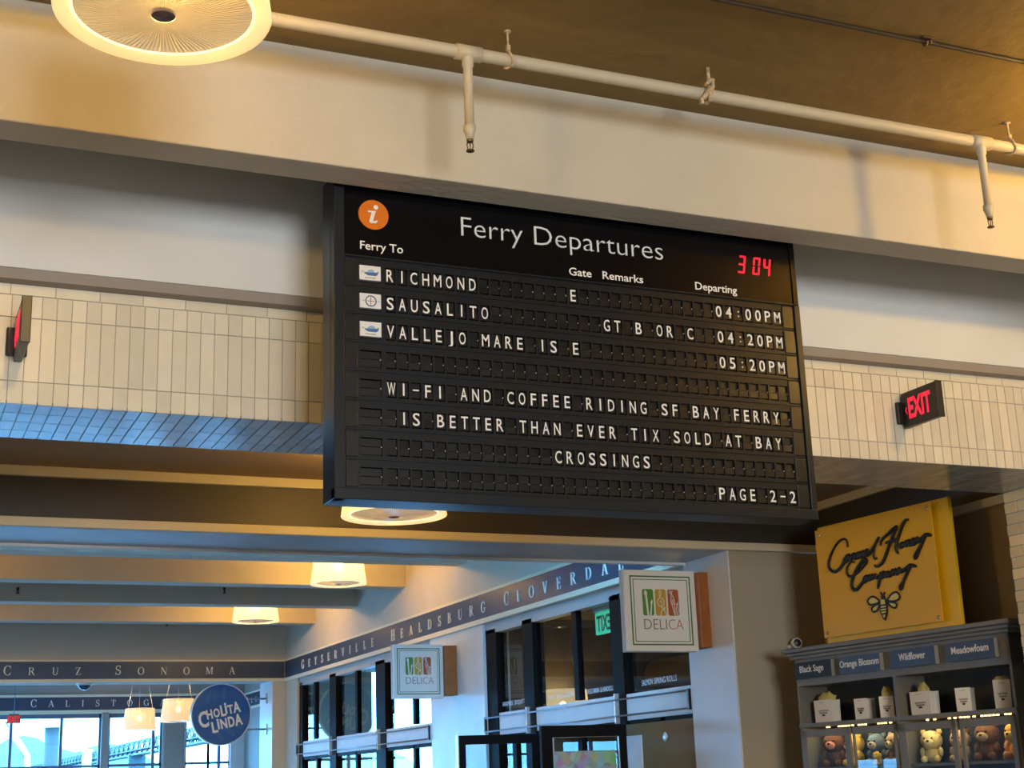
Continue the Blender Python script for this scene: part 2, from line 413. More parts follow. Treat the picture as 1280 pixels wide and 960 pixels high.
# far hall
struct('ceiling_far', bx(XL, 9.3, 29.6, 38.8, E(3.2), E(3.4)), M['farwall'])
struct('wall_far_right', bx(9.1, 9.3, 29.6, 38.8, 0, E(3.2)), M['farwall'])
struct('trim_10', bx(9.06, 9.1, 29.6, 38.7, E(2.074), E(2.142)), M['cream'])
struct('trim_11', bx(9.06, 9.1, 29.6, 38.7, E(2.466), E(2.505)), M['cream'])
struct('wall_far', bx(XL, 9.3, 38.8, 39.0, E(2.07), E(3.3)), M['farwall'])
struct('trim_12', bx(XL, 9.1, 38.75, 38.8, E(2.466), E(2.53)), M['cream'])
struct('trim_13', bx(XL, 9.1, 38.74, 38.8, E(2.05), E(2.142)), M['cream'])
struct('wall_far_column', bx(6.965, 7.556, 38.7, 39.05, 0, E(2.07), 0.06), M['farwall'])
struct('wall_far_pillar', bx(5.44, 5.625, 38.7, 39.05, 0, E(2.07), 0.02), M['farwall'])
struct('wall_far_corner', bx(8.72, 9.1, 38.72, 39.05, 0, E(2.07), 0.02), M['jamb'])
M['bluegrey'] = mat('blue grey window frame', (0.10, 0.13, 0.20), 0.4)
def window(n, x0, x1, bars):
    f = MB()
    f.box(x0, x1, 38.82, 38.92, E(1.945), E(2.075)); f.box(x0, x1, 38.82, 38.92, E(0.735), E(0.80)); f.box(x0, x1, 38.82, 38.92, 0, 0.12)
    f.box(x0, x0+0.05, 38.82, 38.92, 0, E(2.07)); f.box(x1-0.05, x1, 38.82, 38.92, 0, E(2.07))
    for b in bars: f.box(b-0.036, b+0.036, 38.81, 38.93, 0, E(2.0))
    o = f.build('window_%d' % n, M['bluegrey']); o['kind'] = 'structure'
    p = MB().box(x0+0.02, x1-0.02, 38.87, 38.876, 0.1, E(2.0)).build('pane', M['glass']); p.parent = o
sw = MB()
for y in (23.3, 24.2, 25.1, 28.3, 30.3, 32.3, 34.3, 36.3, 38.5): sw.box(XL-0.15, XL-0.05, y-0.05, y+0.05, 0.2, E(0.3))
for a, b in ((23.3, 25.1), (28.3, 38.5)): sw.box(XL-0.15, XL-0.05, a, b, 0.2, 0.28); sw.box(XL-0.15, XL-0.05, a, b, E(0.22), E(0.3))
struct('window_7', sw, M['bluegrey'])
window(1, -8.9, 5.44, [-7.6, -6.4, -5.2, -4.0, -2.8, -1.6, -0.4, 0.85, 2.05, 3.278, 4.476])
window(2, 5.62, 6.97, [6.752])
window(3, 7.55, 8.2, [])
window(4, 8.15, 8.75, [8.45])
# storefront, right-hand bay (Y 12.85..18.3) and left-hand bay (Y 20.36..27.72), glass at X = 7.62
def storefront(n, y0, y1, thick, thin, low):
    f = MB(); f.use(M['greypaint']).box(7.56, 7.70, y0, y1, E(1.93), E(2.07))
    f.use(M['black'])
    for a, b in thick: f.box(7.56, 7.72, a, b, 0, E(1.99), 0.006)
    for c in thin: f.box(7.585, 7.66, c-0.06, c+0.06, E(0.9), E(1.95))
    for c in low: f.box(7.585, 7.66, c-0.05, c+0.05, 0, E(0.6))
    f.box(7.585, 7.66, y0, y1, E(0.55), E(0.605))
    o = f.build('window_%d' % n, M['black']); o['kind'] = 'structure'
    p = MB().box(7.62, 7.626, y0, y1, E(0.88), E(1.94)).build('pane', M['glass']); p.parent = o
    p = MB().box(7.62, 7.626, y0, y1, 0.05, E(0.56)).build('pane', M['glass']); p.parent = o
    s = MB().box(7.575, 7.66, y0, y1, E(0.605), E(0.885), 0.006).build('transom_panel', M['sill']); s.parent = o
storefront(5, 12.86, 18.31, [(17.95, 18.31), (16.77, 17.09), (14.37, 14.64)], [15.615], [17.5, 15.6, 13.6])
storefront(6, 20.36, 27.72, [(27.50, 27.72), (25.30, 25.69), (22.57, 23.06)], [26.75, 24.18, 21.28], [26.6, 24.2, 21.3])
wd = bx(7.55, 7.6, 12.86, 14.36, 0, E(0.56)); wdo = wd.build('door_1', M['shopmid']); wdo['kind'] = 'structure'
hd = MB().box(7.535, 7.552, 14.02, 14.34, 0, E(0.44)).build('glass_strip', M['sill'], None); hd.parent = wdo
pk = MB().lathe([(0.0, 0), (0.035, 0), (0.05, 0.012), (0.035, 0.02), (0, 0.02)], 20, T(7.55, 13.5, E(0.40)) @ Matrix.Rotation(-PI/2, 4, 'Y')).build('knob', M['silver']); pk.parent = wdo
# closed door between the mullions, and the leaf standing open into the hall
f = MB()
XA, XB = 6.50, 7.50
f.box(XA, XA+0.13, 14.28, 14.34, 0.02, E(0.565), 0.005); f.box(XB-0.09, XB, 14.28, 14.34, 0.02, E(0.565), 0.005)
f.box(XA+0.12, XB-0.08, 14.28, 14.34, E(0.44), E(0.565), 0.005); f.box(XA+0.12, XB-0.08, 14.28, 14.34, 0.02, 0.28, 0.005)
do = f.build('door_2', M['black']); do['kind'] = 'structure'
b = MB()
for a in (XA+0.13, XB-0.10): b.box(a-0.006, a+0.006, 14.27, 14.285, 0.28, E(0.44))
b.box(XA+0.13, XB-0.10, 14.27, 14.285, E(0.44), E(0.442))
b = b.build('glazing_bead', M['silver']); b.parent = do
p = MB().box(XA+0.13, XB-0.09, 14.307, 14.313, 0.28, E(0.44)).build('pane', M['glass']); p.parent = do
f = MB(); f.box(6.46, 6.55, 16.57, 16.63, 0.02, E(0.562), 0.005); f.box(7.41, 7.50, 16.57, 16.63, 0.02, E(0.562), 0.005)
f.box(6.54, 7.42, 16.57, 16.63, E(0.455), E(0.562), 0.005); f.box(6.54, 7.42, 16.57, 16.63, 0.02, 0.28, 0.005)
do = f.build('door_3', M['black']); do['kind'] = 'structure'
p = MB().box(6.55, 7.41, 16.597, 16.603, 0.28, E(0.456)).build('pane', M['glass']); p.parent = do
p = MB().box(6.447, 6.462, 16.565, 16.635, 0.02, E(0.562)).build('edge_strip', M['silver']); p.parent = do
# ================================================================== DEPARTURE BOARD
BX0, BX1, BZ0, BZ1, BY = 2.086, 5.019, E(1.4175), E(3.20), 7.0
board = thing('departure_board', 'large black split-flap ferry departure board hung below the plaster beam', 'departure board', (3.5525, 7.1, BZ0))
h = MB().box(BX0, BX1, BY+0.045, 7.205, BZ0, BZ1, 0.004)
h.build('housing', M['housing'], board)
f = MB().use(M['housing'])
f.box(BX0, 2.146, BY-0.004, BY+0.06, BZ0, BZ1, 0.004)
f.box(4.978, BX1, BY-0.004, BY+0.06, BZ0, E(2.735), 0.004)
f.box(BX0, BX1, BY-0.006, BY+0.06, BZ0, E(1.478), 0.004)
f.use(M['houseblk']).box(4.978, BX1-0.004, BY-0.004, BY+0.06, E(2.735), BZ1, 0.004)
f.build('frame', None, board)
hp = MB().use(M['houseblk']).box(2.146, 4.978, BY+0.004, BY+0.05, E(2.745), BZ1)
hp.use(M['housing']).box(2.146, 4.978, BY-0.002, BY+0.012, E(2.735), E(2.7435))
hp = hp.build('header_panel', None, board); hp['label'] = 'glossy black header panel'
HY = BY+0.003
MB().text('Ferry', T(2.818, HY, E(2.926)), width=0.373, height=0.1164, depth=0.004, base=0.70, bold=-0.012).build('title_word', M['headtext'], board)
MB().text('Departures', T(3.262, HY, E(2.926)), width=0.829, height=0.1164, depth=0.004, base=0.70, bold=-0.012).build('title_word', M['headtext'], board)
for s, x, wd, z in (('Ferry To', 2.2335, 0.243, 2.7815), ('Gate', 3.472, 0.1417, 2.7675), ('Remarks', 3.6845, 0.264, 2.7675), ('Departing', 4.297, 0.2865, 2.7675)):
    MB().text(s, T(x, HY, E(z)), width=wd, height=0.047, depth=0.003, base=0.70, bold=0.008).build('column_heading', M['ink'], board)
dsc = MB().use(M['orange']).lathe([(0, 0), (0.080, 0), (0.085, -0.004), (0.085, -0.01), (0, -0.01)], 48, T(2.3083, HY, E(2.9817)) @ Matrix.Rotation(-PI/2, 4, 'X'), smooth=False)
# profile z is turned to face the viewer
dsc = dsc.build('information_disc', None, board)
# italic serif i
i_ = MB(); Fi = T(2.3083, HY-0.013, E(2.9817))
i_.prism([(-0.034, 0.018), (0.012, 0.022), (-0.004, -0.036), (0.012, -0.036), (0.016, -0.030), (0.024, -0.034), (0.012, -0.050), (-0.016, -0.052), (-0.026, -0.042), (-0.012, 0.010), (-0.033, 0.010)], -0.002, 0.004, Fi)
i_.lathe([(0, -0.002), (0.013, -0.002), (0.013, 0.004), (0, 0.004)], 20, Fi @ T(0.012, 0, 0.043) @ Matrix.Rotation(-PI/2, 4, 'X'), smooth=False)
i_ = i_.build('letter_i', M['cwhite'], board); i_.parent = dsc
# clock
def seg_digit(mb, ch, F, w_, h_, t):
    S = {'0': 'abcdef', '3': 'abgcd', '4': 'fgbc'}[ch]; sh = 0.16
    def q(x0, x1, z0, z1):
        mb.prism([(x0+sh*z0, z0), (x1+sh*z0, z0), (x1+sh*z1, z1), (x0+sh*z1, z1)], -0.004, 0, F)
    k = 0.004
    R = {'a': (k+t*.3, w_-t*.3, h_-t, h_), 'd': (t*.3, w_-t*.3, 0, t), 'g': (t*.4, w_-t*.4, h_/2-t/2, h_/2+t/2),
         'f': (0, t, h_/2+k, h_-k), 'b': (w_-t, w_, h_/2+k, h_-k), 'e': (0, t, k, h_/2-k), 'c': (w_-t, w_, k, h_/2-k)}
    for c in S: q(*R[c])
for ch, x in (('3', 4.598), ('0', 4.702), ('4', 4.776)):
    d = MB(); seg_digit(d, ch, T(x, HY, E(2.9035)), 0.050, 0.114, 0.0125)
    o = d.build('clock_digit', M['led'], board); o['label'] = 'red lit clock digit %s' % ch
# rows
ROWS = [[(1, 'RICHMOND'), (17, 'E'), (31, '04:00PM')], [(1, 'SAUSALITO'), (20, 'GT'), (23, 'B'), (25, 'OR'), (28, 'C'), (31, '04:20PM')],
        [(1, 'VALLEJO'), (9, 'MARE'), (14, 'IS'), (17, 'E'), (31, '05:20PM')], [],
        [(1, 'WI-FI'), (7, 'AND'), (11, 'COFFEE'), (18, 'RIDING'), (25, 'SF'), (28, 'BAY'), (32, 'FERRY')],
        [(2, 'IS'), (5, 'BETTER'), (12, 'THAN'), (17, 'EVER'), (22, 'TIX'), (26, 'SOLD'), (31, 'AT'), (34, 'BAY')],
        [(15, 'CROSSINGS')], [(30, 'PAGE'), (35, '2-2')]]
P0x, PITCH_X, PITCH_Z = 2.4035, 0.06832, 0.1573
CW, CH = 0.056, 0.094
cells = []
for r in range(8):
    zc = E(2.650)-PITCH_Z*r               # lettering centre
    zt, zb = E(2.7366)-PITCH_Z*r, E(2.7366)-PITCH_Z*(r+1)
    cz = zc-0.004
    b = MB(); yb0, yb1 = BY+0.012, BY+0.048
    b.box(2.146, 4.978, yb0, yb1, cz+CH/2, zt-0.004); b.box(2.146, 4.978, yb0, yb1, zb+0.001, cz-CH/2)
    b.box(2.146, 4.978, BY+0.006, yb1, zt-0.004, zt+0.001)
    xs = [2.146, 2.2305, 2.3495]+[v for k in range(37) for v in (P0x+PITCH_X*k-CW/2, P0x+PITCH_X*k+CW/2)]+[4.978]
    for a, c in zip(xs[0::2], xs[1::2]): b.box(a, c, yb0, yb1, cz-CH/2, cz+CH/2)
    b = b.build('row_bezel', M['bezel'], board)
    e = MB().box(4.897, 4.975, BY+0.006, BY+0.03, zb+0.008, zt-0.010, 0.003).build('end_plate', M['flap'], board)
    e = MB().box(2.150, 2.217, BY+0.008, BY+0.03, zb+0.008, zt-0.010, 0.003).build('end_plate', M['flap'], board)
    text = {}
    for c0, s in ROWS[r]:
        for i, ch in enumerate(s): text[c0+i] = ch
    # picture flap at the left
    xl, xr, zz = 2.2305, 2.3495, cz+0.004
    pf = MB()
    if r < 3:
        Fp = T(2.290, BY+0.002, zz)
        pf.use(M['plate']).box(-0.0595, 0.0595, 0.002, 0.03, -0.040, 0.042, 0.002, Fp)
        if r != 1:
            pf.use(M['blue']).prism([(-0.036, 0.002), (0.030, 0.004), (0.047, 0.012), (0.040, -0.008), (0.030, -0.014), (-0.014, -0.014), (-0.030, -0.005)], 0.0, 0.003, Fp)
            pf.use(M['paleblue']).prism([(-0.020, 0.004), (-0.010, 0.016), (0.008, 0.022), (0.022, 0.012), (0.026, 0.005)], 0.0, 0.003, Fp)
            pf.use(M['dlime']).prism([(-0.047, 0.004), (-0.038, 0.004), (-0.038, 0.008), (-0.047, 0.008)], 0.0, 0.003, Fp)
            for k in range(6): pf.use(M['plateside']).box(-0.03+k*0.010, -0.024+k*0.010, 0.0, 0.003, -0.030, -0.024, 0, Fp)
        else:
            pf.use(M['navy']).lathe([(0.026, 0), (0.031, 0), (0.031, -0.003), (0.026, -0.003)], 32, Fp @ T(0.002, 0.0025, 0) @ Matrix.Rotation(-PI/2, 4, 'X'), smooth=False, close=True)
            pf.use(M['dred']).box(-0.020, 0.022, 0.0, 0.003, -0.002, 0.001, 0, Fp); pf.box(0.0, 0.003, 0.0, 0.003, -0.022, 0.022, 0, Fp)
            pf.use(M['paleblue']).box(-0.046, -0.034, 0.0, 0.003, -0.002, 0.002, 0, Fp); pf.box(0.038, 0.050, 0.0, 0.003, -0.002, 0.002, 0, Fp)
        o = pf.build('picture_flap', None, board, recalc=True)
        o['label'] = 'white picture flap with a blue boat' if r != 1 else 'white picture flap with a round ring emblem'
    else:
        pf.use(M['flap']).box(xl, xr, BY+0.026, BY+0.034, cz+0.002, cz+CH/2-0.002, 0.002)
        pf.box(xl, xr, BY+0.018, BY+0.030, cz-CH/2+0.003, cz-0.001, 0.002)
        pf.use(M['brightmetal']).box(xr-0.006, xr-0.002, BY+0.014, BY+0.02, cz-0.004, cz+0.003)
        pf.build('picture_flap', None, board)
    for k in range(37): cells.append((r, k+1, cz, zc, text.get(k+1)))
def flap_into(mb, col, cz, zc, ch):
    x = P0x+PITCH_X*(col-1); t1, t2 = random.uniform(-0.05, 0.05), random.uniform(-0.06, 0.04)
    w2 = CW/2-0.0015
    mb.use(M['flap'])
    mb.box(-w2, w2, 0, 0.004, 0.001, CH/2-0.001, 0.0012, T(x, BY+0.024, cz) @ Matrix.Rotation(t1, 4, 'X'))
    mb.box(-w2, w2, 0, 0.006, -CH/2+0.008, -0.001, 0.0012, T(x, BY+0.017, cz) @ Matrix.Rotation(t2, 4, 'X'))
    if ch and ch != ':':
        Fl = T(x, BY+0.0155, zc-0.034)
        mb.use(M['ink'])
        if ch == '-': mb.box(-0.017, 0.017, -0.002, 0, 0.031, 0.039, 0, Fl)
        elif ch == 'I': mb.box(-0.0045, 0.0045, -0.002, 0, 0, 0.068, 0, Fl)
        else: mb.text(ch, Fl, width={'M': 0.044, 'W': 0.046, 'J': 0.026, 'E': 0.033, 'L': 0.033, 'F': 0.032, 'T': 0.040}.get(ch, 0.039), height=0.068, depth=0.002, anchor='C', bold=0.006, base=None)
    elif ch == ':':
        mb.use(M['ink'])
        for dz in (-0.014, 0.014): mb.lathe([(0, 0.002), (0.005, 0.002), (0.005, 0), (0, 0)], 10, T(x, BY+0.0155, zc+dz-0.004) @ Matrix.Rotation(PI/2, 4, 'X'), smooth=False)
    else:
        mb.use(M['brightmetal']).box(x+w2-0.0055, x+w2-0.0022, BY+0.0125, BY+0.018, cz-0.0035, cz+0.0025)
camp = Vector((0, 0, EYE))
def nearness(c): return (Vector((P0x+PITCH_X*(c[1]-1), BY, c[2]))-camp).length
cells.sort(key=nearness)
for c in cells[:100]:
    mb = MB(); flap_into(mb, c[1], c[2], c[3], c[4])
    mb.build('flap', None, board, recalc=True)
mb = MB()
for c in cells[100:]: flap_into(mb, c[1], c[2], c[3], c[4])
o = mb.build('flaps', None, board); o['kind'] = 'stuff'
MB().box(2.16, 2.24, 7.02, 7.19, BZ1-0.01, E(4.1), 0.003).build('hanger_bracket', M['housing'], board)
MB().box(4.86, 4.94, 7.02, 7.19, BZ1-0.01, E(4.1), 0.003).build('hanger_bracket', M['housing'], board)

# ================================================================== PIPES UNDER THE CEILING
PY, PZ = 6.2, E(3.592)
pipe = thing('sprinkler_pipe', 'cream painted sprinkler pipe running along the ceiling in front of the beam', 'pipe', (3.8, PY, PZ))
mb = MB().sweep([(-1.5+0.5*k, PY, PZ) for k in range(20)], 0.034, 16)
for x in (2.56, 5.855): mb.sweep([(x-0.07, PY, PZ), (x+0.07, PY, PZ)], 0.041, 16)
mb.build('main_pipe', M['pipe'], pipe)
for x, lab in ((2.557, 'left'), (5.853, 'right')):
    mb = MB().lathe([(0.030, 0.01), (0.030, -0.07), (0.024, -0.075), (0.024, -0.395), (0.032, -0.40), (0.032, -0.425), (0.026, -0.44), (0.018, -0.475), (0, -0.475)], 20, T(x, PY, PZ-0.005))
    d = mb.build('drop_pipe', M['pipe'], pipe)
    hmb = MB()
    F = T(x, PY, PZ-0.48)
    hmb.lathe([(0, 0.01), (0.017, 0.01), (0.017, -0.012), (0.012, -0.015), (0, -0.015)], 14, F)
    for sx in (-1, 1): hmb.sweep([(sx*0.012, 0, -0.012), (sx*0.017, 0, -0.03), (sx*0.012, 0, -0.052), (0, 0, -0.058)], 0.0035, 6, F=F)
    hmb.lathe([(0, -0.058), (0.021, -0.058), (0.021, -0.063), (0, -0.063)], 16, F)
    hmb.use(M['brightmetal']).lathe([(0, -0.015), (0.003, -0.015), (0.003, -0.055), (0, -0.055)], 8, F)
    hmb.mats = [M['brass'], M['brightmetal']]
    for fc in hmb.bm.faces: pass
    hd = hmb.build('sprinkler_head', None, pipe); hd.parent = d
for x in (2.785, 6.085, -0.4):
    mb = MB()
    mb.sweep([(x, PY, E(3.762)), (x, PY, PZ+0.055)], 0.006, 8)
    mb.lathe([(0, 0), (0.02, 0), (0.02, 0.006), (0, 0.006)], 14, T(x, PY, E(3.752)))
    mb.sweep([(x+0.012*math.sin(2*a), PY+0.042*math.sin(a), PZ+0.004+0.046*math.cos(a)) for a in [2*PI*k/18 for k in range(19)]], 0.0075, 6)
    mb.box(x-0.010, x+0.010, PY-0.012, PY+0.012, PZ+0.042, PZ+0.085, 0.003)
    mb.build('ring_hanger', M['rust'], pipe)
mb = MB(); x = 3.955; F = T(x, PY, PZ)
mb.sweep([(0.01, 0.044*math.sin(a), 0.046*math.cos(a)) for a in [0.2+1.75*PI*k/16 for k in range(17)]], 0.013, 8, F=F)
mb.sweep([(0.0, -0.02, 0.05), (0.03, -0.015, 0.085), (0.055, 0, 0.10), (0.06, 0.01, 0.06), (0.04, 0.0, 0.03)], 0.012, 8, F=F)
mb.sweep([(-0.01, -0.045, 0.0), (-0.03, -0.05, -0.035), (-0.05, -0.04, -0.055)], [0.016, 0.014, 0.012], 8, F=F)
mb.box(-0.06, -0.04, -0.05, -0.03, -0.085, -0.05, 0.003, F)
mb.sweep([(0.03, 0.0, 0.08), (0.03, 0.0, E(3.762)-PZ)], 0.010, 8, F=F)
mb.build('beam_clamp', M['rust'], pipe)

# conduit hangs just clear of the plaster
cd = thing('conduit', 'thin brown conduit clipped along the ceiling above the sprinkler pipe', 'conduit', (4.5, 5.52, E(3.745)))
MB().sweep([(-2+0.5*k, 5.52, E(3.738)) for k in range(24)], 0.012, 10).build('tube', M['conduit'], cd)
for x in (4.925, 1.6, 7.6):
    mb = MB().sweep([(x, 5.52+0.017*math.cos(a), E(3.738)-0.017*math.sin(a)) for a in [PI*k/10 for k in range(11)]], 0.008, 6)
    mb.box(x-0.035, x+0.035, 5.49, 5.55, E(3.748), E(3.7595), 0.003); mb.sweep([(x+0.02, 5.50, E(3.755)), (x+0.02, 5.50, E(3.722))], 0.007, 8)
    mb.build('clip', M['brass'], cd)

# ================================================================== PENDANT LAMPS
def make_lamp(label, loc, rods, power, group='prismatic pendant lamps', shade='shade'):
    t = thing('pendant_lamp', label, 'lamp', loc, 0, group)
    sh = MB(); sh.lathe([(0.400, 0.0), (0.398, 0.03), (0.385, 0.12), (0.362, 0.30), (0.340, 0.50)], 64)
    sh.bm.verts.ensure_lookup_table(); sh.build('shade', M[shade], None, recalc=False).parent = t
    mb = MB(); mb.lathe([(0.403, 0.0), (0.400, -0.006), (0.335, 0.014)], 64); mb.build('rim', M['rim'], None).parent = t
    mb = MB(); mb.lathe([(0.335+0.006*math.cos(2*PI*k/8), 0.010+0.006*math.sin(2*PI*k/8)) for k in range(9)], 64); mb.build('edge_ring', M['ring'], None).parent = t
    mb = MB(); mb.lathe([(0.335, 0.012), (0.28, 0.004), (0.18, -0.010), (0.045, -0.014)], 96); mb.build('lens', M['lens'], None).parent = t
    mb = MB(); mb.lathe([(0, -0.020), (0.010, -0.021), (0.012, -0.016), (0.040, -0.016), (0.046, -0.010), (0.046, 0.0), (0, 0.0)], 32); mb.build('hub', M['hub'], None).parent = t
    mb = MB(); mb.ball((0, 0, 0.27), 0.055, sz=1.25); mb.build('bulb', M['bulb'], None).parent = t
    mb = MB()
    for a in (0.3, 2.4, 4.5): mb.sweep([(0.33*math.cos(a), 0.33*math.sin(a), 0.495), (0.10*math.cos(a), 0.10*math.sin(a), 0.5+rods)], 0.004, 6)
    mb.lathe([(0, 0.5+rods), (0.11, 0.5+rods), (0.10, 0.47+rods), (0, 0.46+rods)], 24)
    mb.build('hanging_wires', M['steel'], None).parent = t
    L = bpy.data.lights.new('lamp_light', 'POINT'); L.energy = power; L.color = (1, 0.62, 0.15); L.shadow_soft_size = 0.08
    o = bpy.data.objects.new('lamp_light', L); COL.objects.link(o); o.parent = t; o.location = (0, 0, 0.38)
    return t
W_ = LAMP_W
make_lamp('large glowing pendant lamp with ribbed lens in front of the plaster beam at top left', (0.825, 4.98, E(2.83)), 0.40, W_)
make_lamp('pendant lamp lighting the right end of the beam', (7.0, 5.0, E(2.83)), 0.40, W_*2.3)
make_lamp('pendant lamp half hidden behind the lower left edge of the departure board', (3.555, 10.35, E(1.985)), 0.07, W_*1.0)
make_lamp('cone pendant lamp hanging below the darker beam, nearer of the two hall lamps', (6.08, 20.2, E(2.845)), 0.25, W_*1.5)
make_lamp('smaller cone pendant lamp hanging above the dark blue CRUZ SONOMA frieze', (6.085, 25.2, E(2.865)), 0.23, W_*1.5)
for x in (-0.3, -6.5):
    for y in (20.2, 25.2):
        make_lamp('pendant lamp of the hall row', (x, y, E(2.85)), 0.25, W_*1.5)
make_lamp('pendant lamp in front of the bay windows covering the letter G of CALISTOGA', (5.93, 36.0, E(1.51)), 1.19, W_*0.5, shade='farshade')
make_lamp('pendant lamp just left of the round blue sign', (6.46, 34.0, E(1.60)), 1.10, W_*0.5, shade='farshade')

# ================================================================== EXIT SIGNS
def exit_sign(label, xm, y0=7.897, y1=7.50, z0=E(2.262), z1=E(2.510)):
    t = thing('exit_sign', label, 'exit sign', (xm, y0, z0), 0, 'red exit signs on the tiled lintel')
    MB().box(xm-0.065, xm+0.045, y0-0.030, y0, z0+0.03, z1-0.06, 0.008).build('wall_bracket', M['exitblack'], t)
    MB().box(xm-0.024, xm+0.024, y1, y0-0.022, z0, z1, 0.010).build('body', M['exitblack'], t)
    F = Matrix.Translation((xm-0.0245, y0-0.095, z0+0.058)) @ Matrix.Rotation(LEFTWALL, 4, 'Z')
    mb = MB().text('EXIT', F, width=0.235, height=0.140, depth=0.003, bold=0.03)
    mb.build('lettering', M['exitred'], t)
    F2 = Matrix.Translation((xm-0.0245, y0-0.060, z0+0.115)) @ Matrix.Rotation(LEFTWALL, 4, 'Z')
    MB().prism([(0, 0), (0.014, 0.024), (0.020, 0.024), (0.008, 0), (0.020, -0.024), (0.014, -0.024)], -0.003, 0, F2).build('arrow', M['exitred'], t)
    MB().box(xm-0.026, xm+0.026, y1-0.002, y1+0.012, z0-0.002, z1+0.002, 0.004).build('end_cap', M['exitblack'], t)
    return t
exit_sign('black EXIT sign with red letters and arrow, jutting from the tiles right of the board', 6.447)
exit_sign('black EXIT sign seen nearly edge-on at the left edge of the tiled lintel', 0.597)

fx = thing('exit_sign', 'small red exit sign in front of the far bay windows', 'exit sign', (3.12, 36.5, E(1.75)))
MB().box(2.98, 3.28, 36.48, 36.53, E(1.735), E(1.925), 0.008).build('body', M['dred'], fx)
MB().text('EXIT', T(3.0, 36.479, E(1.76)), width=0.26, height=0.14, depth=0.003, bold=0.02).build('lettering', M['exitred'], fx)
MB().box(3.02, 3.24, 36.49, 36.52, E(1.92), E(1.95)).build('mount', M['bluegrey'], fx)
MB().sweep([(3.13, 36.505, E(1.945)), (3.13, 36.505, E(3.2))], 0.008, 6).build('stem', M['bluegrey'], fx)

gx = thing('exit_sign', 'green lit exit sign hanging behind the shop window left of the large blade sign', 'exit sign', (8.0, 15.6, E(1.68)))
MB().box(7.985, 8.025, 15.40, 15.85, E(1.675), E(1.935), 0.006).build('body', M['exitgreen'], gx)
mb = MB().text('EXIT', Matrix.Translation((7.984, 15.435, E(1.715))) @ Matrix.Rotation(LEFTWALL, 4, 'Z') @ Matrix.Diagonal((-1, 1, 1, 1)), width=0.37, height=0.18, depth=0.002, bold=0.02)
mb.build('lettering', M['exitdark'], gx)
MB().box(7.96, 8.06, 15.42, 15.86, E(1.945), E(2.06), 0.006).build('mount', M['sill'], gx)
MB().box(7.97, 8.04, 15.5, 15.8, E(2.06), E(2.252)).build('canopy', M['sill'], gx)

# small sprinkler heads on the hall beams
for i, (x, y, z) in enumerate(((2.0, 23.86, 3.13), (5.23, 23.86, 3.19), (5.16, 28.58, 3.17), (2.0, 18.82, 3.05), (5.2, 18.82, 3.06))):
    mb = MB(); F = T(x, y, E(z))
    mb.box(-0.02, 0.02, -0.035, 0.0, 0.03, 0.07, 0.004, F); mb.sweep([(0, -0.03, 0.05), (0, -0.03, -0.02)], 0.014, 8, F=F)
    mb.lathe([(0, -0.02), (0.03, -0.02), (0.03, -0.03), (0, -0.03)], 12, F @ T(0, -0.03, 0))
    o = mb.build('beam_sprinkler', M['exitblack'])
    tag(o, ['small dark sprinkler head on the third hall beam near the left edge', 'small dark sprinkler head on the third hall beam left of the lamps', 'small dark sprinkler head above the word SONOMA',
            'small dark sprinkler head on the first hall beam at left', 'small dark sprinkler head on the first hall beam near the board corner'][i], 'sprinkler', 'sprinkler heads on the hall beams')

# ================================================================== FRIEZE LETTERING (roman capitals built from strokes)
TK, HR = 0.135, 0.045
def arc(cx, cz, rx, rz, a0, a1, tx=TK, tz=HR, n=20):
    a0, a1 = math.radians(a0), math.radians(a1); o = []; i = []
    for k in range(n+1):
        a = a0+(a1-a0)*k/n
        o.append((cx+rx*math.cos(a), cz+rz*math.sin(a))); i.append((cx+(rx-tx)*math.cos(a), cz+(rz-tz)*math.sin(a)))
    return [[o[k], o[k+1], i[k+1], i[k]] for k in range(n)]
def rc(x0, x1, z0, z1): return [[(x0, z0), (x1, z0), (x1, z1), (x0, z1)]]
def stem(x, t=TK, z0=0, z1=1, ser='tb', e=0.075):
    p = rc(x, x+t, z0, z1)
    if 't' in ser: p += rc(x-e, x+t+e, z1-HR, z1)
    if 'b' in ser: p += rc(x-e, x+t+e, z0, z0+HR)
    return p
def diag(xa, za, xb, zb, t): return [[(xa-t/2, za), (xa+t/2, za), (xb+t/2, zb), (xb-t/2, zb)]]
def serif(xc, z, e=0.13): return rc(xc-e, xc+e, z, z+HR)
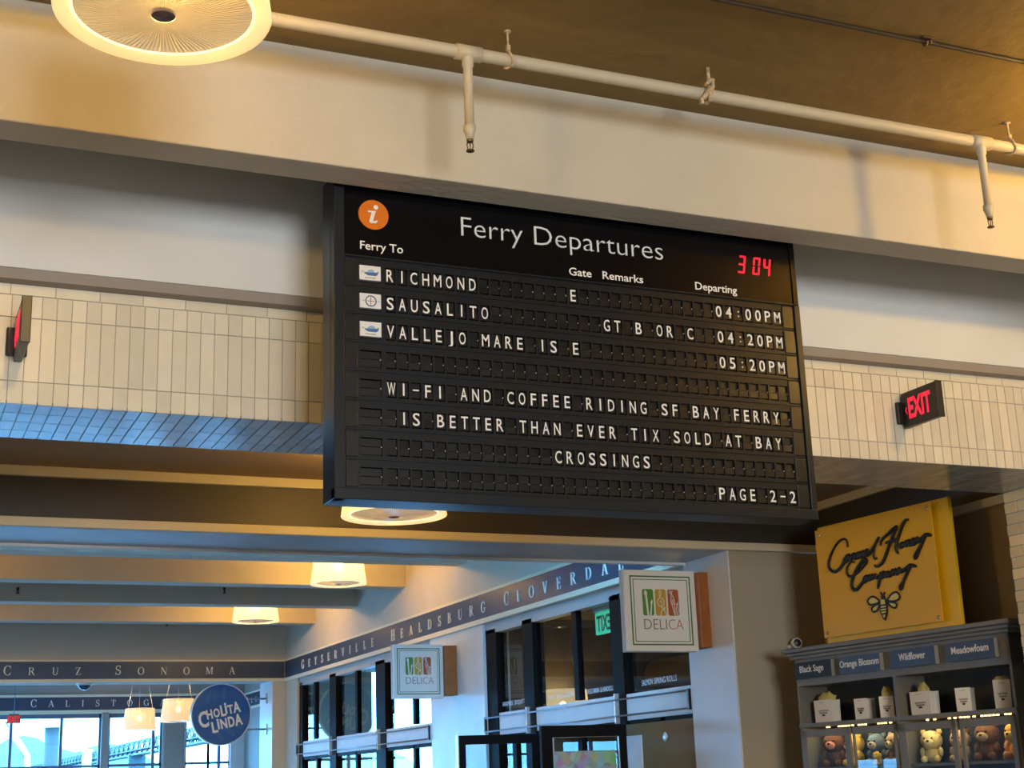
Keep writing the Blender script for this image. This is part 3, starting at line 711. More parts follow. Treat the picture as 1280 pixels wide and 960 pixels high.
GL = {
 'C': (0.80, arc(0.44, 0.5, 0.41, 0.52, 42, 318)+rc(0.70, 0.74, 0.66, 0.98)+rc(0.70, 0.74, 0.04, 0.30)),
 'G': (0.88, arc(0.44, 0.5, 0.41, 0.52, 42, 318)+rc(0.70, 0.74, 0.66, 0.98)+rc(0.66, 0.66+TK, 0.04, 0.42)+rc(0.56, 0.88, 0.40, 0.44)),
 'O': (0.86, arc(0.43, 0.5, 0.42, 0.52, 0, 360, n=36)),
 'R': (0.86, stem(0.10)+arc(0.38, 0.75, 0.32, 0.25, -90, 90)+rc(0.2, 0.40, 1-HR, 1)+rc(0.2, 0.40, 0.5, 0.5+HR)+diag(0.44, 0.5, 0.74, 0, 0.15)+serif(0.78, 0, 0.10)),
 'B': (0.78, stem(0.10)+arc(0.36, 0.76, 0.28, 0.24, -90, 90)+arc(0.38, 0.27, 0.34, 0.27, -90, 90)+rc(0.2, 0.4, 1-HR, 1)+rc(0.2, 0.4, 0.5, 0.54)+rc(0.2, 0.4, 0, HR)),
 'D': (0.88, stem(0.10)+arc(0.38, 0.5, 0.46, 0.5, -90, 90)+rc(0.2, 0.4, 1-HR, 1)+rc(0.2, 0.4, 0, HR)),
 'U': (0.86, stem(0.12, ser='t', z0=0.3)+stem(0.68, 0.06, ser='t', z0=0.3)+arc(0.43, 0.32, 0.31, 0.34, 180, 360, 0.11, 0.07)),
 'Z': (0.76, rc(0.06, 0.70, 1-HR, 1)+rc(0.04, 0.72, 0, HR)+diag(0.14, 0.0, 0.60, 1.0, 0.17)+rc(0.06, 0.10, 0.76, 1)+rc(0.68, 0.72, 0, 0.26)),
 'S': (0.66, arc(0.33, 0.74, 0.26, 0.27, 30, 262, 0.10, 0.055)+arc(0.33, 0.27, 0.29, 0.28, -150, 88, 0.115, 0.06)+diag(0.20, 0.62, 0.46, 0.40, 0.17)+rc(0.53, 0.57, 0.70, 1.0)+rc(0.05, 0.09, 0.0, 0.32)),
 'N': (0.92, stem(0.14, 0.05)+stem(0.74, 0.05)+diag(0.18, 1, 0.76, 0, 0.15)+serif(0.14, 1-HR, 0.12)),
 'M': (1.06, stem(0.12, 0.05)+stem(0.84, 0.13)+diag(0.18, 1, 0.52, 0.02, 0.14)+diag(0.52, 0.02, 0.86, 1, 0.05)),
 'A': (0.86, diag(0.12, 0, 0.42, 1, 0.05)+diag(0.74, 0, 0.42, 1, 0.14)+rc(0.24, 0.64, 0.32, 0.32+HR)+serif(0.12, 0, 0.11)+serif(0.75, 0, 0.14)),
 'E': (0.74, stem(0.10)+rc(0.1, 0.64, 1-HR, 1)+rc(0.1, 0.52, 0.5, 0.5+HR)+rc(0.1, 0.67, 0, HR)+rc(0.60, 0.64, 0.76, 1)+rc(0.63, 0.67, 0, 0.26)+rc(0.48, 0.52, 0.40, 0.64)),
 'L': (0.72, stem(0.10)+rc(0.1, 0.67, 0, HR)+rc(0.63, 0.67, 0, 0.28)),
 'I': (0.42, stem(0.14)),
 'T': (0.80, stem(0.33, ser='b')+rc(0.04, 0.76, 1-HR, 1)+rc(0.04, 0.08, 0.74, 1)+rc(0.72, 0.76, 0.74, 1)),
 'H': (0.92, stem(0.12)+stem(0.67)+rc(0.2, 0.7, 0.49, 0.49+HR)),
 'Y': (0.82, stem(0.34, z1=0.45, ser='b')+diag(0.41, 0.42, 0.12, 1, 0.13)+diag(0.41, 0.42, 0.70, 1, 0.05)+serif(0.12, 1-HR, 0.12)+serif(0.70, 1-HR, 0.10)),
 'V': (0.84, diag(0.43, 0, 0.13, 1, 0.14)+diag(0.43, 0, 0.72, 1, 0.05)+serif(0.13, 1-HR, 0.13)+serif(0.72, 1-HR, 0.10)),
}
def word(root, s, F, x0, x1, cap, small=0.80, kx=1.0):
    """small-caps word: letters spread evenly so that the ink runs from x0 to x1"""
    hs = [cap if i == 0 else cap*small for i in range(len(s))]
    ws = [GL[c][0]*h*kx for c, h in zip(s, hs)]
    gap = ((x1-x0)-sum(ws))/(len(s)-1); x = x0
    for c, h, w1 in zip(s, hs, ws):
        mb = MB()
        for poly in GL[c][1]: mb.prism([(x+p[0]*h*kx, p[1]*h) for p in poly], -0.012, 0, F)
        mb.build('letter', M['letter'], root); x += w1+gap
fr = thing('frieze_board', 'dark blue frieze board with silver CRUZ SONOMA above the far opening', 'lettered frieze', (4.0, 28.58, E(2.14)))
MB().box(XL+0.01, 7.48, 28.56, 28.597, E(2.147), E(2.465)).build('panel', M['frieze'], fr)
F = T(0, 28.559, E(2.222))
for s, a, b in (('CRUZ', 2.22, 3.60), ('SONOMA', 4.22, 6.50)):
    word(fr, s, F, a, b, 0.172, 0.80, 1.0)
fr = thing('frieze_board', 'dark blue frieze board with silver CALISTOGA over the bay windows', 'lettered frieze', (4.0, 38.78, E(2.14)))
MB().box(XL+0.01, 9.05, 38.755, 38.797, E(2.147), E(2.465)).build('panel', M['frieze'], fr)
word(fr, 'CALISTOGA', T(0, 38.753, E(2.23)), 3.70, 7.02, 0.185, 0.85)
fr = thing('frieze_board', 'long blue grey frieze board with GEYSERVILLE HEALDSBURG CLOVERDALE above the shop windows', 'lettered frieze', (7.5, 20, E(2.14)))
MB().box(7.492, 7.518, 12.86, 28.54, E(2.143), E(2.465)).build('panel', M['frieze'], fr)
F = Matrix.Translation((7.491, 0, E(2.215))) @ Matrix.Rotation(LEFTWALL, 4, 'Z')
for s, a, b in (('GEYSERVILLE', 27.3, 22.9), ('HEALDSBURG', 22.02, 18.1), ('CLOVERDALE', 17.45, 13.72)):
    word(fr, s, F, -a, -b, 0.170, 0.86, 1.15)
fr = thing('frieze_board', 'short blue frieze board on the right wall beyond the round sign', 'lettered frieze', (9.1, 35, E(2.14)))
MB().box(9.07, 9.098, 29.62, 38.72, E(2.143), E(2.465)).build('panel', M['frieze'], fr)
word(fr, 'ELLI', Matrix.Translation((9.069, 0, E(2.215))) @ Matrix.Rotation(LEFTWALL, 4, 'Z'), -38.4, -36.9, 0.170, 0.86, 1.1)
TR_CARMEL = [[[-1.923,3.5351],[-1.9224,3.5746],[-1.9376,3.6054],[-1.9769,3.615],[-2.0365,3.5982],[-2.1006,3.5509],[-2.16,3.4797],[-2.1887,3.4153],[-2.1793,3.374],[-2.1449,3.3464],[-2.0961,3.3419],[-2.0388,3.3656],[-1.9896,3.4038],[-1.9518,3.4434],[-1.9171,3.4609],[-1.9416,3.4588],[-1.9739,3.4354],[-1.983,3.4164],[-1.9646,3.4092],[-1.9327,3.4294],[-1.9063,3.457],[-1.9161,3.4326],[-1.8988,3.4188],[-1.8608,3.4615],[-1.8432,3.4499],[-1.8491,3.4306],[-1.8344,3.4217],[-1.8035,3.4608],[-1.8057,3.422],[-1.7729,3.464],[-1.771,3.4213],[-1.7361,3.4674],[-1.7322,3.4279],[-1.7133,3.4284],[-1.6847,3.4541],[-1.6851,3.4731],[-1.7061,3.4573],[-1.7038,3.4292],[-1.6678,3.4294],[-1.6145,3.4768],[-1.5614,3.5239],[-1.5251,3.5624],[-1.5516,3.5389],[-1.591,3.4787],[-1.6123,3.4156],[-1.6018,3.381],[-1.5734,3.3856]]]
TR_HONEY = [[[-1.5134,3.4833],[-1.5058,3.5152],[-1.466,3.5474],[-1.4094,3.5714],[-1.3524,3.6005],[-1.3051,3.6167],[-1.3327,3.5808],[-1.3891,3.5024],[-1.4466,3.4183],[-1.5027,3.3446],[-1.5525,3.3167],[-1.5913,3.3135],[-1.6152,3.33]],[[-1.1559,3.6537],[-1.191,3.6553],[-1.2355,3.6139],[-1.2863,3.5406],[-1.3299,3.4659],[-1.3383,3.4183],[-1.316,3.3868]],[[-1.4561,3.4997],[-1.3888,3.5045],[-1.3281,3.5092],[-1.2893,3.5194]],[[-1.2589,3.4733],[-1.2876,3.4594],[-1.2915,3.4329],[-1.2646,3.4342],[-1.2437,3.4558],[-1.256,3.4729],[-1.2334,3.4456],[-1.2141,3.4771],[-1.2168,3.4387],[-1.1774,3.4768],[-1.1751,3.443],[-1.1548,3.442],[-1.1207,3.4657],[-1.1255,3.4826],[-1.1454,3.4664],[-1.1377,3.4394],[-1.1046,3.4471],[-1.0786,3.4859],[-1.0748,3.4531],[-1.0448,3.4613],[-0.9818,3.4992],[-1.0321,3.4305],[-1.0765,3.3733],[-1.1129,3.3223],[-1.1351,3.3191],[-1.1314,3.3442],[-1.1005,3.377],[-1.0469,3.4274]],[[-1.0448,3.4613],[-0.9795,3.4956],[-0.9177,3.4815]]]
TR_COMPANY = [[[-1.8547,3.3899],[-1.8987,3.3963],[-1.9466,3.3638],[-1.9645,3.3157],[-1.9469,3.2797],[-1.9033,3.2704],[-1.8365,3.2925],[-1.7599,3.3318],[-1.7076,3.3687],[-1.7093,3.39],[-1.7518,3.3895],[-1.8226,3.3351],[-1.8824,3.2709],[-1.9174,3.203],[-1.9034,3.1544],[-1.8565,3.1484],[-1.8013,3.1822],[-1.752,3.22],[-1.7295,3.2467],[-1.7571,3.2284],[-1.7546,3.2015],[-1.7282,3.2112],[-1.7157,3.2338],[-1.7295,3.2467],[-1.7095,3.211],[-1.6857,3.2474],[-1.6848,3.2099],[-1.6512,3.2504],[-1.6504,3.2118],[-1.6171,3.2512],[-1.6132,3.2134],[-1.5892,3.22],[-1.5456,3.2578]],[[-1.5418,3.2627],[-1.5705,3.1902],[-1.6019,3.1201]],[[-1.5546,3.2372],[-1.5157,3.2536],[-1.5076,3.2253],[-1.5375,3.2076],[-1.5581,3.2125]],[[-1.5084,3.2199],[-1.4589,3.248],[-1.4929,3.2429],[-1.5058,3.2163],[-1.4786,3.2159],[-1.4533,3.245],[-1.4518,3.2133],[-1.4303,3.2169],[-1.4068,3.2548],[-1.4061,3.2179],[-1.3648,3.2554],[-1.3624,3.2206],[-1.3443,3.2224],[-1.3225,3.2603],[-1.3155,3.227],[-1.2711,3.238],[-1.1889,3.2693],[-1.2393,3.2047],[-1.284,3.1498],[-1.3181,3.0869],[-1.3389,3.0863],[-1.3354,3.1105],[-1.3052,3.1355],[-1.2665,3.1688]],[[-1.2711,3.238],[-1.1867,3.2647],[-1.1225,3.247]]]
TR_BEE_LINE = [[[-1.5934,3.0082],[-1.6513,3.0533],[-1.6999,3.0593],[-1.741,3.0315],[-1.7211,2.9963],[-1.66,2.9923],[-1.5937,3.0061]],[[-1.5987,2.9926],[-1.6615,2.9816],[-1.7021,2.9559],[-1.6842,2.9299],[-1.6371,2.9375],[-1.5964,2.9869]],[[-1.5087,3.0066],[-1.4543,3.0505],[-1.3924,3.0653],[-1.3555,3.0328],[-1.3659,3.002],[-1.4329,2.9909],[-1.509,3.0044]],[[-1.5077,2.9924],[-1.4487,2.9853],[-1.3997,2.9634],[-1.4174,2.9334],[-1.4617,2.9472],[-1.5055,2.9868]],[[-1.5764,3.0842],[-1.5585,3.0603]],[[-1.5224,3.0796],[-1.5406,3.0581]]]
TR_BEE_WING = [[[-1.5965,3.0075],[-1.6521,3.048],[-1.6976,3.0536],[-1.732,3.0293],[-1.7158,3.0011],[-1.6592,2.9976]],[[-1.6024,2.9876],[-1.6591,2.9769],[-1.693,2.9548],[-1.6803,2.9359],[-1.6395,2.9421]],[[-1.5054,3.0083],[-1.4521,3.0448],[-1.3933,3.059],[-1.3646,3.0318],[-1.3726,3.0071],[-1.4322,2.9962]],[[-1.5037,2.9887],[-1.4494,2.98],[-1.4089,2.9613],[-1.4224,2.9404],[-1.4594,2.9523]]]
TR_BEE_HEAD = [[[-1.5482,3.0579],[-1.5328,3.0495],[-1.5286,3.036],[-1.5407,3.0256],[-1.5631,3.0283],[-1.5719,3.0413],[-1.5641,3.0534]]]
TR_BEE_THORAX = [[[-1.5716,3.0218],[-1.5311,3.019],[-1.5248,2.9783],[-1.5791,2.9805]]]
TR_BEE_BODY = [[[-1.5721,3.0294],[-1.53,3.0264],[-1.5121,3.0037],[-1.513,2.9554],[-1.5177,2.9021],[-1.5508,2.8392],[-1.572,2.8599],[-1.5951,2.911],[-1.5957,2.9705],[-1.5874,3.0075]]]
TR_BEE_STRIPE = [[[-1.5782,2.9652],[-1.521,2.9628],[-1.5213,2.9499],[-1.58,2.9525]],[[-1.5815,2.9418],[-1.5214,2.9391],[-1.5217,2.9262],[-1.5819,2.9289]],[[-1.5789,2.9178],[-1.5247,2.9158],[-1.531,2.9036],[-1.5747,2.9043]],[[-1.5709,2.8888],[-1.5346,2.889],[-1.5507,2.8607]]]
# ================================================================== BLADE SIGNS ON THE WALL
def delica(label, yc, x0, z0, z1):
    """square box sign facing -Y, carried by a wooden block on the wall X = 7.52"""
    wd = z1-z0; t = thing('blade_sign', label, 'shop sign', (x0+wd/2, yc, z0), 0, 'square blade signs along the hall wall')
    MB().box(x0+0.004, x0+wd-0.004, yc, yc+0.045, z0+0.004, z1-0.004, 0.004).build('face_panel', M['delwhite'], t)
    MB().box(x0, x0+wd, yc+0.052, yc+0.105, z0, z1, 0.004).build('back_panel', M['deledge'], t)
    MB().box(x0+0.01, x0+wd-0.01, yc+0.04, yc+0.06, z0+0.01, z1-0.01).build('core', M['deledge'], t)
    b = MB().box(x0+wd-0.02, 7.521, yc+0.03, yc+0.11, z0+0.035, z1-0.02, 0.004)
    b.box(x0+wd, 7.521, yc-0.06, yc+0.18, z0+0.035, z1-0.02, 0.004); b.build('mounting_block', M['wood'], t)
    F = T(x0, yc-0.0005, z0); k = wd/0.77
    mb = MB()
    def frame(mb, a, th):
        a *= k; th *= k; lo, hi = a, wd-a
        mb.box(lo, hi, -0.002, 0, lo, lo+th, 0, F); mb.box(lo, hi, -0.002, 0, hi-th, hi, 0, F)
        mb.box(lo, lo+th, -0.002, 0, lo, hi, 0, F); mb.box(hi-th, hi, -0.002, 0, lo, hi, 0, F)
    frame(mb, 0.058, 0.013); frame(mb, 0.090, 0.007); mb.build('border', M['dgreen'], t)
    cols = (('dlime', 0.185), ('dgold', 0.322), ('dred', 0.458))
    for i, (m_, xx) in enumerate(cols):
        mb = MB().use(M[m_]); a, b_, c, d = xx*k, (xx+0.118)*k, 0.335*k, 0.585*k; r = 0.014*k
        mb.prism([(a+r, c), (b_-r, c), (b_, c+r), (b_, d-r), (b_-r, d), (a+r, d), (a, d-r), (a, c+r)], -0.002, 0, F)
        o = mb.build('picture_block', None, t); o['label'] = ['green block with two asparagus spears', 'gold block with an onion outline', 'red block with carrots'][i]
        v = MB(); X = lambda u, z_: ((xx+u*0.118)*k, -0.004, (0.335+z_*0.25)*k)
        def ln(pts, r_=0.0045): v.sweep([X(*p) for p in pts], r_*k, 6, flat=0.4, F=F)
        if i == 0:
            v.prism([((xx+u*0.118)*k, (0.335+z_*0.25)*k) for u, z_ in ((0.38, 0), (0.52, 0), (0.42, 0.78), (0.46, 0.85), (0.28, 0.98), (0.14, 0.84), (0.24, 0.76))], -0.004, -0.001, F)
            v.prism([((xx+u*0.118)*k, (0.335+z_*0.25)*k) for u, z_ in ((0.60, 0), (0.74, 0), (0.84, 0.44), (0.92, 0.50), (0.84, 0.62), (0.70, 0.50), (0.74, 0.42))], -0.004, -0.001, F)
        elif i == 1:
            ln([(0.42, 0.98), (0.38, 0.82), (0.44, 0.68), (0.22, 0.60), (0.16, 0.50), (0.30, 0.38), (0.52, 0.34), (0.74, 0.42), (0.80, 0.55), (0.66, 0.64), (0.50, 0.68), (0.52, 0.82), (0.56, 0.95)])
            ln([(0.40, 0.52), (0.52, 0.58), (0.58, 0.50), (0.50, 0.44)]); ln([(0.54, 0.34), (0.62, 0.22), (0.48, 0.14), (0.42, 0.0)]); ln([(0.72, 0.34), (0.70, 0.24), (0.86, 0.14), (0.92, 0.0)]); ln([(0.88, 0.34), (0.76, 0.22)])
        else:
            ln([(0.22, 0.98), (0.36, 0.84), (0.30, 0.72), (0.28, 0.55), (0.48, 0.2), (0.58, 0.0)]); ln([(0.36, 0.82), (0.50, 0.72), (0.58, 0.60), (0.60, 0.3), (0.60, 0.0)])
            ln([(0.10, 0.90), (0.36, 0.80), (0.44, 0.96)]); ln([(0.86, 0.52), (0.82, 0.40), (0.72, 0.28), (0.76, 0.0)]); ln([(0.70, 0.46), (0.82, 0.38), (0.94, 0.46)]); ln([(0.84, 0.36), (0.92, 0.24), (0.84, 0.0)]); ln([(0.40, 0.62), (0.46, 0.52), (0.42, 0.42)])
        vo = v.build('vegetable_outline', M['delwhite'], t); vo.parent = o
    mb = MB().use(M['dtext']); mb.text('DELI', F @ T(0.190*k, 0, 0.205*k), width=0.242*k, height=0.096*k, depth=0.002, bold=-0.018)
    mb.use(M['dred']).text('CA', F @ T(0.452*k, 0, 0.205*k), width=0.158*k, height=0.096*k, depth=0.002, bold=-0.018)
    mb.build('lettering', None, t)
delica('large white square DELICA blade sign beside the pale plaster jamb', 12.45, 6.605, E(1.167), E(1.955))
delica('smaller white square DELICA blade sign on the wall panel between the shop windows', 19.34, 6.60, E(1.165), E(1.905))

cs = thing('blade_sign', 'round blue CHOLITA LINDA sign projecting from the far pier', 'shop sign', (6.339, 29.0, E(0.9)))
F = T(6.339, 28.98, E(1.484))
TOFRONT = Matrix.Rotation(PI/2, 4, 'X')      # lathe axis z -> -y
MB().lathe([(0, 0.0), (0.565, 0.0), (0.575, -0.02), (0.575, -0.10), (0, -0.10)], 64, F @ TOFRONT, smooth=False).build('disc', M['cblue'], cs)
MB().lathe([(0.572, 0.004), (0.592, 0.004), (0.592, -0.105), (0.572, -0.105)], 64, F @ TOFRONT, smooth=False, close=True).build('rim', M['silver'], cs)
mb = MB()
for (a, b) in (((-0.30, 0.20), (-0.22, 0.46)), ((-0.12, 0.22), (-0.14, 0.50)), ((0.03, 0.25), (0.06, 0.52)), ((0.02, -0.22), (0.30, -0.42)), ((0.20, -0.16), (0.44, -0.26)), ((-0.14, -0.30), (0.06, -0.50))):
    A, B = Vector((a[0], a[1])), Vector((b[0], b[1])); d = (B-A); n = Vector((-d.y, d.x))*0.16
    MB().prism([tuple(A), tuple(A+d*0.35+n), tuple(A+d*0.75+n*0.8), tuple(B), tuple(A+d*0.75-n*0.8), tuple(A+d*0.35-n)], -0.004, 0, F).build('leaf', M['cleaf'], cs)
Ft = F @ T(0, -0.006, 0) @ RY(-0.20)
MB().text('C', Ft @ T(-0.455, 0, -0.165), width=0.19, height=0.30, depth=0.008, bold=0.03).build('letter', M['cwhite'], cs)
for ch, x, w_, z, h_ in (('H', -0.285, 0.115, -0.035, 0.175), ('O', -0.150, 0.125, -0.030, 0.165), ('L', -0.005, 0.10, -0.035, 0.205), ('i', 0.085, 0.042, 0.0, 0.205), ('T', 0.140, 0.105, -0.020, 0.165), ('A', 0.245, 0.145, -0.020, 0.205),
                          ('L', -0.230, 0.115, -0.310, 0.205), ('i', -0.115, 0.045, -0.260, 0.195), ('N', -0.050, 0.130, -0.270, 0.185), ('D', 0.105, 0.125, -0.270, 0.195), ('A', 0.235, 0.150, -0.270, 0.215)):
    MB().text(ch, Ft @ T(x, 0, z), width=w_, height=h_, depth=0.008, bold=0.035).build('letter', M['cwhite'], cs)
mb = MB()
for z in (0.30, -0.30):
    mb.sweep([(6.6, 29.03, E(1.484+z*0.98)), (7.26, 29.03, E(1.484+z*0.98))], 0.018, 8)
    mb.box(7.235, 7.262, 28.99, 29.07, E(1.484+z-0.10), E(1.484+z+0.10), 0.004)
mb.build('bracket', M['steel'], cs)

# ================================================================== CABINET AND HONEY SIGN
RZ = math.radians(-83.0)
P0 = Vector((8.12, 8.80, 0))
FB = Matrix.Translation(P0) @ Matrix.Rotation(RZ, 4, 'Z')      # x to the viewer's right along the front, y into the wall
cab = thing('display_cabinet', 'tall grey display cabinet with open shelf and glass doors against the right wall', 'cabinet', tuple(FB @ Vector((-1.43, 0.18, 0))), RZ)
D = 0.36
def part(mb, name, m, root, par=None):
    o = mb.build(name, m, root, frame=FB)
    if par is not None: o.parent = par
    return o
c = MB()
XA, XB, XM = -2.66, -0.165, -1.4315
c.box(XA, XA+0.025, 0, D, 0, E(1.02)); c.box(XB-0.025, XB, 0, D, 0, E(1.02)); c.box(XM-0.017, XM+0.017, 0.004, D, 0, E(1.0))
c.box(XA, XB, D-0.015, D, 0, E(1.02)); c.box(XA, XB, 0, D, E(0.755), E(1.02))
c.box(XA, XB, -0.012, D, E(0.388), E(0.423)); c.box(XA, XB, 0, D, 0, 0.12); c.box(XA, XB, 0.03, D, E(-0.36), E(-0.34))
c.box(XA, XB, 0.03, D, E(0.012), E(0.034))
part(c, 'carcass', M['cab'], cab)
c = MB()
c.box(XA-0.03, XB+0.03, -0.03, D, E(0.995), E(1.025), 0.006); c.box(XA-0.055, XB+0.055, -0.055, D, E(1.025), E(1.055), 0.008); c.box(XA-0.085, XB+0.085, -0.085, D, E(1.055), E(1.095), 0.008)
part(c, 'cornice', M['cab'], cab)
c = MB(); c.box(XA+0.03, XM-0.02, D-0.022, D-0.016, E(0.43), E(0.75)); c.box(XM+0.02, XB-0.03, D-0.022, D-0.016, E(0.43), E(0.75))
part(c, 'shelf_back', M['cabin'], cab)
c = MB(); c.box(XM+0.02, XB-0.03, D-0.022, D-0.016, 0.2, E(0.385)); c.box(XA+0.03, XM-0.02, D-0.022, D-0.016, 0.2, E(0.385))
part(c, 'showcase_back', M['cabback'], cab)
for i, (a, b, s, m_, tw) in enumerate(((-2.625, -2.135, 'Black Sage', 'platedark', 0.315), (-2.03, -1.53, 'Orange Blossom', 'plateblue', 0.480), (-1.405, -0.90, 'Wildflower', 'plateblue', 0.300), (-0.778, -0.272, 'Meadowfoam', 'plateblue', 0.385))):
    o = part(MB().use(M[m_]).box(a, b, -0.048, -0.046, E(0.815), E(0.962)).use(M['plateside']).box(a, b, -0.046, -0.001, E(0.815), E(0.962)), 'name_plate', None, cab)
    o['label'] = '%s name plate lettered %s' % ('near-black' if i == 0 else 'blue', s)
    t_ = MB().text(s, T((a+b)/2+(-0.01 if i == 0 else 0.0), -0.0485, E(0.872)), width=tw, height=0.058, depth=0.002, anchor='C', base=0.70, bold=0.012)
    part(t_, 'lettering', M['text'], cab, o)
for i, (a, b, gi) in enumerate(((-2.642, -2.005, 0), (-1.975, -1.455, 0), (-1.422, -0.785, 1), (-0.745, -0.188, 1))):
    st = (0.08, 0.0, 0.085, 0.035)[i]; se = (0.07, 0.025, 0.05, 0.045)[i]
    d = MB()
    zt, zb = E(0.362), E(-1.2)
    st = max(st, 0.02)
    d.box(a, a+st, -0.022, 0.0, zb, zt, 0.003); d.box(b-se, b, -0.022, 0.0, zb, zt, 0.003)
    d.box(a, b, -0.022, 0.0, E(0.300), zt, 0.003); d.box(a, b, -0.022, 0.0, zb, zb+0.07, 0.003)
    o = part(d, 'door', M['cab'], cab)
    part(MB().box(a+st, b-se, -0.012, -0.008, zb+0.06, E(0.303)), 'pane', M['glass'], cab, o)
leds = MB()
random.seed(3)
for u in [2.30, 2.28, 2.15, 2.11, 2.07, 2.03, 1.98, 1.90, 1.86, 1.82, 1.66, 1.62, 1.58, 1.52, 1.10, 1.02, 0.86, 0.80, 0.74, 0.70, 0.66, 0.60, 0.52, 0.48, 0.44, 0.40, 0.36, 0.28, 0.24]:
    leds.box(-u-0.012, -u+0.012, -0.008, 0.004, E(0.372), E(0.383), 0.002)
part(leds, 'led_strip', M['ledwarm'], cab)
for xx in (-2.05, -0.8):
    L = bpy.data.lights.new('cabinet_led_light', 'AREA'); L.shape = 'RECTANGLE'; L.size = 1.0; L.size_y = 0.05; L.energy = 3.0; L.color = (1, 0.72, 0.34)
    o = bpy.data.objects.new('cabinet_led_light', L); COL.objects.link(o)
    o.matrix_world = FB @ T(xx, 0.10, E(0.384))

# honey sign standing on the cabinet
SX0, SX1, SZ0, SZ1 = -2.366, -0.752, E(1.095), E(2.185)
hs = thing('shop_sign', 'yellow Carmel Honey Company sign with a bee, standing on the grey cabinet', 'shop sign', tuple(FB @ Vector((-1.56, 0.17, SZ0))), RZ)
part(MB().box(SX0, SX1, 0.15, 0.19, SZ0, SZ1, 0.004), 'backing_board', M['honey'], hs)
PXA, PXB, PZA, PZB = -2.345, -0.905, E(1.165), E(2.150)
part(MB().box(PXA, PXB, 0.098, 0.108, PZA, PZB, 0.002), 'panel', M['honeyface'], hs)
for xx, zz in ((PXA+0.055, PZA+0.04), (PXA+0.055, PZB-0.05), (PXB-0.042, PZA+0.035), (PXB-0.042, PZB-0.035)):
    part(MB().lathe([(0, -0.010), (0.013, -0.008), (0.015, 0.0), (0.011, 0.004), (0.011, 0.055), (0, 0.055)], 16, T(xx, 0.096, zz) @ Matrix.Rotation(-PI/2, 4, 'X')), 'standoff', M['chrome'], hs)
def smooth(pts, n=5):
    out = []
    for i in range(len(pts)-1):
        p0, p1, p2, p3 = [Vector(pts[max(0, min(len(pts)-1, j))]) for j in (i-1, i, i+1, i+2)]
        for k in range(n):
            t = k/n
            out.append(0.5*((2*p1)+(-p0+p2)*t+(2*p0-5*p1+4*p2-p3)*t*t+(-p0+3*p1-3*p2+p3)*t*t*t))
    out.append(Vector(pts[-1])); return out
def brush(strokes, r, nm, lab=None):
    mb = MB()
    for st in strokes:
        P = [Vector((p[0], 0.088, p[1])) for p in smooth(st)]; n = len(P)
        R = [r*(0.55+0.45*min(1, 4*min(i, n-1-i)/n)) for i in range(n)]
        mb.sweep(P, R, 8, flat=0.7)
    o = part(mb, nm, M['blkletter'], hs); return o
brush(TR_CARMEL, 0.0165, 'lettering'); brush(TR_HONEY, 0.0165, 'lettering'); brush(TR_COMPANY, 0.0165, 'lettering')
bee = MB().use(M['beewing'])
for st in TR_BEE_WING: bee.prism(st, 0.090, 0.0975)
bee.use(M['blkletter'])
for st in TR_BEE_LINE: bee.sweep([Vector((p[0], 0.089, p[1])) for p in smooth(st)], 0.009, 8, flat=0.6)
for st in TR_BEE_HEAD+TR_BEE_BODY: bee.prism(st, 0.082, 0.0975)
bee.use(M['beewing'])
for st in TR_BEE_STRIPE+TR_BEE_THORAX: bee.prism(st, 0.078, 0.084)
bo = part(bee, 'bee_emblem', None, hs)

